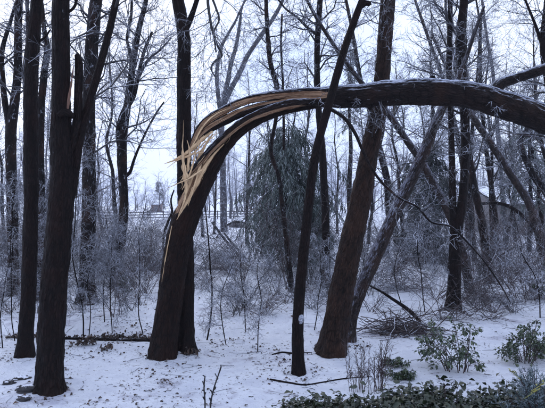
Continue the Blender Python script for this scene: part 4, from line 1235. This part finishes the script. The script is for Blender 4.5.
# litter on the snow
def litter():
    g = np.random.default_rng(601)
    mb = MB()
    n = 3800
    d = 5.6 + 8.5 * g.random(n * 3) ** 0.9
    x = (g.random(n * 3) - 0.5) * 1.25 * d * 545 / F
    m = fbm(v2(x, d, 0.7), 13, 3) + 0.12 * (x < 0.6) > 0.545 + 0.22 * g.random(len(x)) ** 1.3
    x, d = x[m][:n], d[m][:n]
    z = terrain(x, d) + 0.006
    a = g.random(len(x)) * 6.283
    dirs = np.stack([np.cos(a), np.sin(a), g.normal(size=len(x)) * 0.35], -1)
    put_leaves(mb, np.stack([x, d, z], -1), dirs, 0.012 + 0.055 * g.random(len(x)) ** 2.6, leaf_template(0.34, 0.16), g, 0.45)
    k = 420                                            # drifted against the ditch edge
    xx = -4.6 + 2.7 * g.random(k); dd = 10.12 + 0.12 * np.sin(xx * 1.7) + 0.10 * g.normal(size=k)
    put_leaves(mb, np.stack([xx, dd, terrain(xx, dd) + 0.05 * g.random(k)], -1), g.normal(size=(k, 3)) + [0, 0, 0.2], 0.03 + 0.05 * g.random(k), leaf_template(0.3, 0.2), g, 0.8)
    for bx_, by_ in BASES.values():                    # leaves caught round the feet of the trunks
        d0 = ground_hit(bx_, by_); x0 = (bx_ - 272.5) / F * d0; q = 34
        an = g.random(q) * 6.283; rad = 0.20 + 0.22 * g.random(q) ** 1.5
        xx, dd = x0 + np.cos(an) * rad, d0 + np.sin(an) * rad
        put_leaves(mb, np.stack([xx, dd, terrain(xx, dd) + 0.008], -1), g.normal(size=(q, 3)) * [1, 1, 0.4], 0.02 + 0.045 * g.random(q), leaf_template(0.32, 0.16), g, 0.5)
    # short bits of stick
    k = 520
    dd = 5.6 + 7 * g.random(k); xx = (g.random(k) - 0.5) * 1.2 * dd * 545 / F; zz = terrain(xx, dd) + 0.006
    a = g.random(k) * 6.283; L = 0.04 + 0.34 * g.random(k) ** 3
    p0 = np.stack([xx, dd, zz], -1); dv = np.stack([np.cos(a), np.sin(a), 0.05 * g.normal(size=k)], -1)
    pts = p0[:, None] + dv[:, None] * (L[:, None] * np.linspace(0, 1, 4)[None])[..., None] + g.normal(size=(k, 4, 3)) * np.array([0.01, 0.01, 0.003])
    pts[..., 2] = np.maximum(pts[..., 2], terrain(pts[..., 0], pts[..., 1]) + 0.003)
    mb.twigs(pts, np.broadcast_to((0.0015 + 0.003 * g.random(k) ** 2)[:, None], (k, 4)), 4, 1)
    o = mb.build('leaf_litter', ['dead_leaf', 'dark_twig'], smooth=False)
    tag(o, 'dead brown leaves and bits of twig scattered over the snow', 'leaf litter', kind='stuff')
litter()

def leafy_shrub(label, px, by, ytop, halfw, seed, mat='glossy_leaf', n_stem=16, n2=5, size=(0.05, 0.085), name='evergreen_shrub', per=6, lean=0.0, d=None):
    g = np.random.default_rng(seed)
    d = d or ground_hit(px, by)
    base = on_ground(px, d)
    H = (by - ytop) / F * d; W = halfw / F * d
    root = empty(name, base, label, 'shrub')
    K = 6
    a = g.random(n_stem) * 6.283; rr_ = W * (0.25 + 0.75 * g.random(n_stem))
    hh = H * (0.2 + 0.8 * g.random(n_stem))
    t = np.linspace(0, 1, K)
    pts = np.zeros((n_stem, K, 3))
    pts[..., 0] = base[0] + (np.cos(a) * rr_)[:, None] * (0.35 + 0.65 * t ** 1.2) + lean * t ** 1.5 + g.normal(size=(n_stem, K)) * 0.012
    pts[..., 1] = base[1] + (np.sin(a) * rr_ * 0.7)[:, None] * (0.35 + 0.65 * t ** 1.2)
    pts[..., 2] = base[2] - 0.03 + hh[:, None] * (1.35 * t - 0.45 * t ** 2.6 * (rr_ / W)[:, None])
    rad = np.full((n_stem, 1), 0.008) * np.linspace(1, 0.4, K)[None]
    b = spawn(pts, rad, n2, 0.35, 1.0, W * 0.2, W * 0.5, 25, 65, K=4, rr=0.6, rmin=0.003, wander=0.25, grav=-0.12, g=g)
    mb = MB(); mb.twigs(pts, rad, 5); mb.twigs(*b, 4); mb.build('stems', 'brown_twig', root)
    tips = np.concatenate([b[0][:, k] for k in (2, 3)] + [pts[:, -1]]); td = unit(np.concatenate([b[0][:, 3] - b[0][:, 2]] * 2 + [pts[:, -1] - pts[:, -2]]))
    pos = np.repeat(tips, per, 0); dr = np.repeat(td, per, 0)
    rnd = unit(g.normal(size=pos.shape))
    dirs = unit(dr * 0.5 + rnd + np.array([0, 0, -0.35]))
    pos[:, 2] = np.maximum(pos[:, 2], base[2] + 0.05)
    sz = size[0] + (size[1] - size[0]) * g.random(len(pos))
    mb = MB(); put_leaves(mb, pos + rnd * 0.01, dirs, sz, leaf_template(0.24, 0.08), g, 0.4)
    tag(mb.build('leaves', mat, root), kind='stuff')
leafy_shrub('glossy green evergreen shrub standing in the snow before the brush heap', 456, 371, 325, 40, 701, n_stem=17, n2=5, lean=-0.15, size=(0.045, 0.075), per=5)
leafy_shrub('rounded evergreen bush on the snow at the right edge', 526, 362, 323, 32, 702, n_stem=22, n2=6, per=5, size=(0.04, 0.065))
leafy_shrub('small green bush far back at the foot of the multi-stemmed tree', 126, 292, 278, 9, 703, n_stem=12, n2=5, size=(0.06, 0.1), per=6)
leafy_shrub('low flattened green sprig poking out of the snow near the brush heap', 396, 367, 357, 12, 704, n_stem=10, n2=4, size=(0.03, 0.05))
leafy_shrub('low green patch just behind the ground cover', 401, 379, 368, 15, 705, n_stem=14, n2=4, size=(0.03, 0.05))
leafy_shrub('frosted green bush at the right edge behind the rounded evergreen', 552, 300, 262, 18, 706, n_stem=14, n2=5, size=(0.04, 0.07), per=5)

def ground_cover():
    g = np.random.default_rng(711)
    mb = MB()
    clumps = []
    for k in range(230):
        px = 285 + 275 * g.random()
        edge = np.interp(px, [285, 310, 350, 400, 450, 500, 560], [414, 405, 400, 393, 390, 392, 392])
        y = edge + 9 + 75 * g.random() ** 1.1
        clumps.append((px, y))
    P_, D_, S_ = [], [], []
    sp, sr = [], []
    for px, y in clumps:
        d = CZ * F / (y - 204); x = (px - 272.5) / F * d; z = float(terrain(x, d))
        h = 0.10 + 0.18 * g.random() ** 1.5
        n = int(60 + 40 * g.random())
        q = g.normal(size=(n, 3)) * np.array([0.11, 0.11, 0.3 * h]) + np.array([x, d, z + h * 0.62])
        q[:, 2] = np.maximum(q[:, 2], z + 0.015)
        P_.append(q); D_.append(unit(g.normal(size=(n, 3)) * np.array([1, 1, 0.5]) + np.array([0, 0, 0.1]))); S_.append(0.045 + 0.04 * g.random(n))
        for _ in range(5):
            a = g.random() * 6.28; e = np.array([x + 0.10 * math.cos(a), d + 0.10 * math.sin(a), z + h * (0.8 + 0.5 * g.random())])
            sp.append(np.linspace([x, d, z - 0.02], e, 4) + g.normal(size=(4, 3)) * 0.008)
    pos = np.vstack(P_)
    put_leaves(mb, pos, np.vstack(D_), np.concatenate(S_), leaf_template(0.32, 0.08), g, 0.5)
    sp = np.array(sp)
    mb.twigs(sp, np.broadcast_to(np.linspace(0.004, 0.002, 4), sp.shape[:2]), 3, 1)
    o = mb.build('ground_cover', ['cover_leaf', 'brown_twig'])
    tag(o, 'dark leafy evergreen ground cover along the bottom right foreground', 'ground cover', kind='stuff')
ground_cover()

# the blue-green juniper in the corner with its yellow sprigs
def juniper():
    g = np.random.default_rng(721)
    d = 5.75
    base = on_ground(535, d)
    root = empty('juniper_shrub', base, 'frosted blue-green conifer shrub in the bottom right corner with yellow sprigs', 'shrub')
    n = 46; K = 6
    a = g.random(n) * 6.283; t = np.linspace(0, 1, K)
    W, H = 0.40, 0.58
    ph = g.random(n) ** 0.6
    pts = np.zeros((n, K, 3))
    pts[..., 0] = base[0] + (np.cos(a) * W * ph)[:, None] * t + 0.02
    pts[..., 1] = base[1] + (np.sin(a) * W * ph)[:, None] * t
    pts[..., 2] = base[2] - 0.02 + (H * (1.12 - 0.7 * ph ** 2))[:, None] * t ** 0.8
    rad = np.full((n, 1), 0.007) * np.linspace(1, 0.4, K)[None]
    mb = MB(); mb.twigs(pts, rad, 4); mb.build('stems', 'brown_twig', root)
    b = spawn(pts, rad, 9, 0.2, 1.0, 0.07, 0.17, 25, 60, K=4, rr=0.5, rmin=0.003, wander=0.15, grav=0.03, g=g, short=0.2)
    c = spawn(b[0], b[1], 10, 0.05, 1.0, 0.018, 0.045, 30, 60, K=3, rr=1, rmin=0.0028, wander=0.1, g=g, short=0.2, taper=0.4)
    mb = MB(); mb.twigs(*b, 3); mb.twigs(*c, 3); tag(mb.build('fronds', 'blue_frond', root), kind='stuff')
    for (x, y, s, nl) in [(514, 373, .10, 7), (541, 384, .13, 9), (533, 392, .10, 6)]:
        c0 = P(x, y, d - 0.36 if y > 380 else d - 0.05)
        mb = MB()
        aa = np.linspace(0.15, 1, nl)
        ax = unit(np.array([0.85 if x > 520 else -0.8, -0.2, 0.45]))
        pos = c0 - ax * s * 0.5 + ax * s * aa[:, None]
        put_leaves(mb, pos, unit(np.stack([g.normal(size=nl), g.normal(size=nl), 0.4 + 0 * aa], -1) + ax), 0.035 + 0.02 * g.random(nl), leaf_template(0.2, 0.06), g, 0.4)
        st_ = np.linspace(pos[0] - ax * 0.05 - np.array([0, 0, 0.03]), pos[-1], 5)[None]
        mb.twigs(st_, np.full((1, 5), 0.003), 4)
        mb.build('yellow_sprig', 'yellow_leaf', root)
juniper()

# dried tan weeds at the ditch
def tuft(label, px, py, seed, n=40, H=0.14, mat='dead_leaf'):
    g = np.random.default_rng(seed)
    d = ground_hit(px, py); base = on_ground(px, d)
    pos = base + g.normal(size=(n, 3)) * np.array([0.06, 0.05, 0.03]) + np.array([0, 0, H * 0.4])
    pos[:, 2] = np.maximum(pos[:, 2], base[2] + 0.01)
    mb = MB(); put_leaves(mb, pos, g.normal(size=(n, 3)) + np.array([0, 0, 0.5]), 0.04 + 0.06 * g.random(n), leaf_template(0.28, 0.2), g, 0.8)
    o = mb.build('dry_leaf_tuft', mat)
    tag(o, label, 'leaf tuft')
tuft('tan dry leaf tuft by the log, left one of two', 81, 346, 731)
tuft('tan dry leaf tuft by the log, right one of two', 91, 345, 732)
tuft('brown leaf tuft on the snow in front of the log', 106, 350, 733, 24, 0.06)
tuft('dark leaf clump at the foot of the snapped trunk', 190, 355, 734, 40, 0.1)

# stones by the near tree
def stone(label, px, py, w, h, seed):
    g = np.random.default_rng(seed)
    d = ground_hit(px, py); c = on_ground(px, d)
    W = w / F * d; H = h / F * d * 1.3
    nu, nv = 28, 16
    th = np.linspace(0, 2 * math.pi, nu, endpoint=False); ph = np.linspace(0.02, math.pi - 0.02, nv)
    T, Ph = np.meshgrid(th, ph)
    v = np.stack([np.cos(T) * np.sin(Ph), np.sin(T) * np.sin(Ph), np.cos(Ph)], -1)
    v = v * (0.35 + 1.3 * fbm(v * 2.6 + seed, seed, 4))[..., None]
    v = v * np.array([W / 2, W * 0.4, H * 0.7]) + c + np.array([0, 0, H * 0.12])
    idx = np.arange(nu * nv).reshape(nv, nu); j = (np.arange(nu) + 1) % nu
    q = np.stack([idx[:-1], idx[1:], idx[1:][:, j], idx[:-1][:, j]], -1).reshape(-1, 4)
    o = MB().add(v.reshape(-1, 3), q).build('stone', 'stone')
    tag(o, label, 'stone', 'dark stones by the near tree')
stone('largest dark flat stone beside the foot of the thick near trunk', 27, 391, 19, 6, 741)
stone('small dark stone left of the largest flat stone', 9, 384, 12, 4, 742)
stone('dark flat stone nearest the bottom edge at the left', 24, 400, 14, 4, 743)
stone('thin dark stone behind the largest flat stone', 22, 379, 16, 3, 744)

# ------------------------------------------------------------------ fence, shed, building
def fence():
    p0, p1 = on_ground(100, 76), on_ground(330, 106)
    root = empty('rail_fence', p0, 'dark three-rail wooden fence crossing the snowy field', 'fence')
    n = 15
    xs = np.linspace(0, 1, n)
    pts = p0 + (p1 - p0) * xs[:, None]
    pts[:, 2] = terrain(pts[:, 0], pts[:, 1])
    for p in pts:
        MB().box(p + [0, 0, 0.6], (0.16, 0.16, 1.4)).build('post', 'fence_wood', root, smooth=False)
    for a, b in zip(pts[:-1], pts[1:]):
        for h in (0.35, 0.75, 1.12):
            v = np.array([b - a]); v = v / np.linalg.norm(v)
            s = np.cross(v[0], [0, 0, 1.0]) * 0.03
            A, B = a + [0, 0, h] - s * 3.2, b + [0, 0, h] - s * 3.2
            vv = [q + o_ for q in (A, B) for o_ in (s + [0, 0, .06], -s + [0, 0, .06], -s - [0, 0, .06], s - [0, 0, .06])]
            MB().add(vv, [[0, 1, 5, 4], [1, 2, 6, 5], [2, 3, 7, 6], [3, 0, 4, 7], [0, 3, 2, 1], [4, 5, 6, 7]]).build('rail', 'fence_wood', root, smooth=False)
fence()

def gable(root, c, wx, wy, eave, ridge, wall, over=0.35, ridge_x=True, snow_t=0.16):
    """walls, a pitched roof with eaves and its snow. ridge along x if ridge_x"""
    x, y, z = c
    hx, hy = wx / 2, wy / 2
    if ridge_x:
        prof = [(-hy, 0), (hy, 0), (hy, eave), (0, ridge), (-hy, eave)]
        f = lambda s, t: [[x + s * hx, y + q[0], z + q[1]] for q in t]
    else:
        prof = [(-hx, 0), (hx, 0), (hx, eave), (0, ridge), (-hx, eave)]
        f = lambda s, t: [[x + q[0], y + s * hy, z + q[1]] for q in t]
    v = f(-1, prof) + f(1, prof)
    mb = MB().add(v, [[0, 1, 6, 5], [1, 2, 7, 6], [4, 0, 5, 9], [0, 4, 2, 1], [5, 6, 7, 9], [2, 3, 8, 7], [3, 4, 9, 8]], [[4, 3, 2], [9, 7, 8]])
    mb.build('wall', wall, root, smooth=False)
    half = (hy if ridge_x else hx); sl = (ridge - eave) / half
    def shell(t0, t1, ov, nm, mat, par):
        e = half + ov
        pr = [(-e, ridge - sl * e + t0), (0, ridge + t0), (e, ridge - sl * e + t0), (e, ridge - sl * e + t1), (0, ridge + t1), (-e, ridge - sl * e + t1)]
        L = ((hx if ridge_x else hy) + ov) / (hx if ridge_x else hy)
        v = f(-L, pr) + f(L, pr)
        q = [[0, 1, 7, 6], [1, 2, 8, 7], [2, 3, 9, 8], [3, 4, 10, 9], [4, 5, 11, 10], [5, 0, 6, 11], [0, 5, 4, 1], [1, 4, 3, 2], [6, 7, 10, 11], [7, 8, 9, 10]]
        return MB().add(v, q).build(nm, mat, par, smooth=False)
    roof = shell(0.01, 0.10, over, 'roof', 'fence_wood', root)
    shell(0.104, 0.10 + snow_t, over - 0.03, 'snow', 'snow_cap', roof)

def low_building():
    d = 41.0
    x0 = (497 - 272.5) / F * d; wx = 11.0; wy = 7.0
    c = np.array([x0 + wx / 2, d + wy / 2, float(terrain(x0 + 3, d)) - 0.1])
    root = empty('low_building', c, 'low grey building with a snowy roof behind the trees at the right', 'building')
    gable(root, c, wx, wy, 2.35, 3.5, 'weathered_board')
    nb = int(wx / 0.55)
    for k in range(nb):                               # upright wall boards
        MB().box((x0 + (k + 0.5) * wx / nb, d - 0.012, c[2] + 1.1), (wx / nb - 0.03, 0.03, 2.2)).build('board', 'weathered_board', root, smooth=False)
    wx_ = (524 - 272.5) / F * d
    w = MB().box((wx_, d - 0.05, c[2] + 1.5), (1.1, 0.06, 0.9)).build('window', 'grey_trim', root, smooth=False)
    for s in (-1, 1):
        MB().box((wx_ + s * 0.26, d - 0.085, c[2] + 1.5), (0.46, 0.02, 0.76)).build('pane', 'window_glass', w, smooth=False)
low_building()

def shed():
    d = 165.0
    c = on_ground(157, d) - np.array([0, 0, 0.15])
    root = empty('shed', c, 'small reddish shed with a snowy roof across the field', 'shed')
    gable(root, c, 2.6, 3.4, 2.3, 3.3, 'shed_board', over=0.3, ridge_x=True, snow_t=0.22)
    MB().box(c + np.array([0.1, -1.72, 1.0]), (0.9, 0.06, 1.9)).build('door', 'fence_wood', root, smooth=False)
shed()

# ------------------------------------------------------------------ frosty air
def haze():
    n = bpy.data.materials.new('haze'); n.use_nodes = True
    t = n.node_tree; t.nodes.clear()
    out = t.nodes.new('ShaderNodeOutputMaterial'); v = t.nodes.new('ShaderNodeVolumePrincipled')
    v.inputs['Color'].default_value = (0.86, 0.90, 1.0, 1)
    v.inputs['Density'].default_value = 0.0005
    t.links.new(v.outputs[0], out.inputs['Volume'])
    M['haze'] = n
    o = MB().box((0, 280, 12.5), (1500, 900, 30)).build('haze', 'haze', smooth=False)
    tag(o, 'pale frosty haze filling the air over the field and wood', 'haze', kind='stuff')
haze()
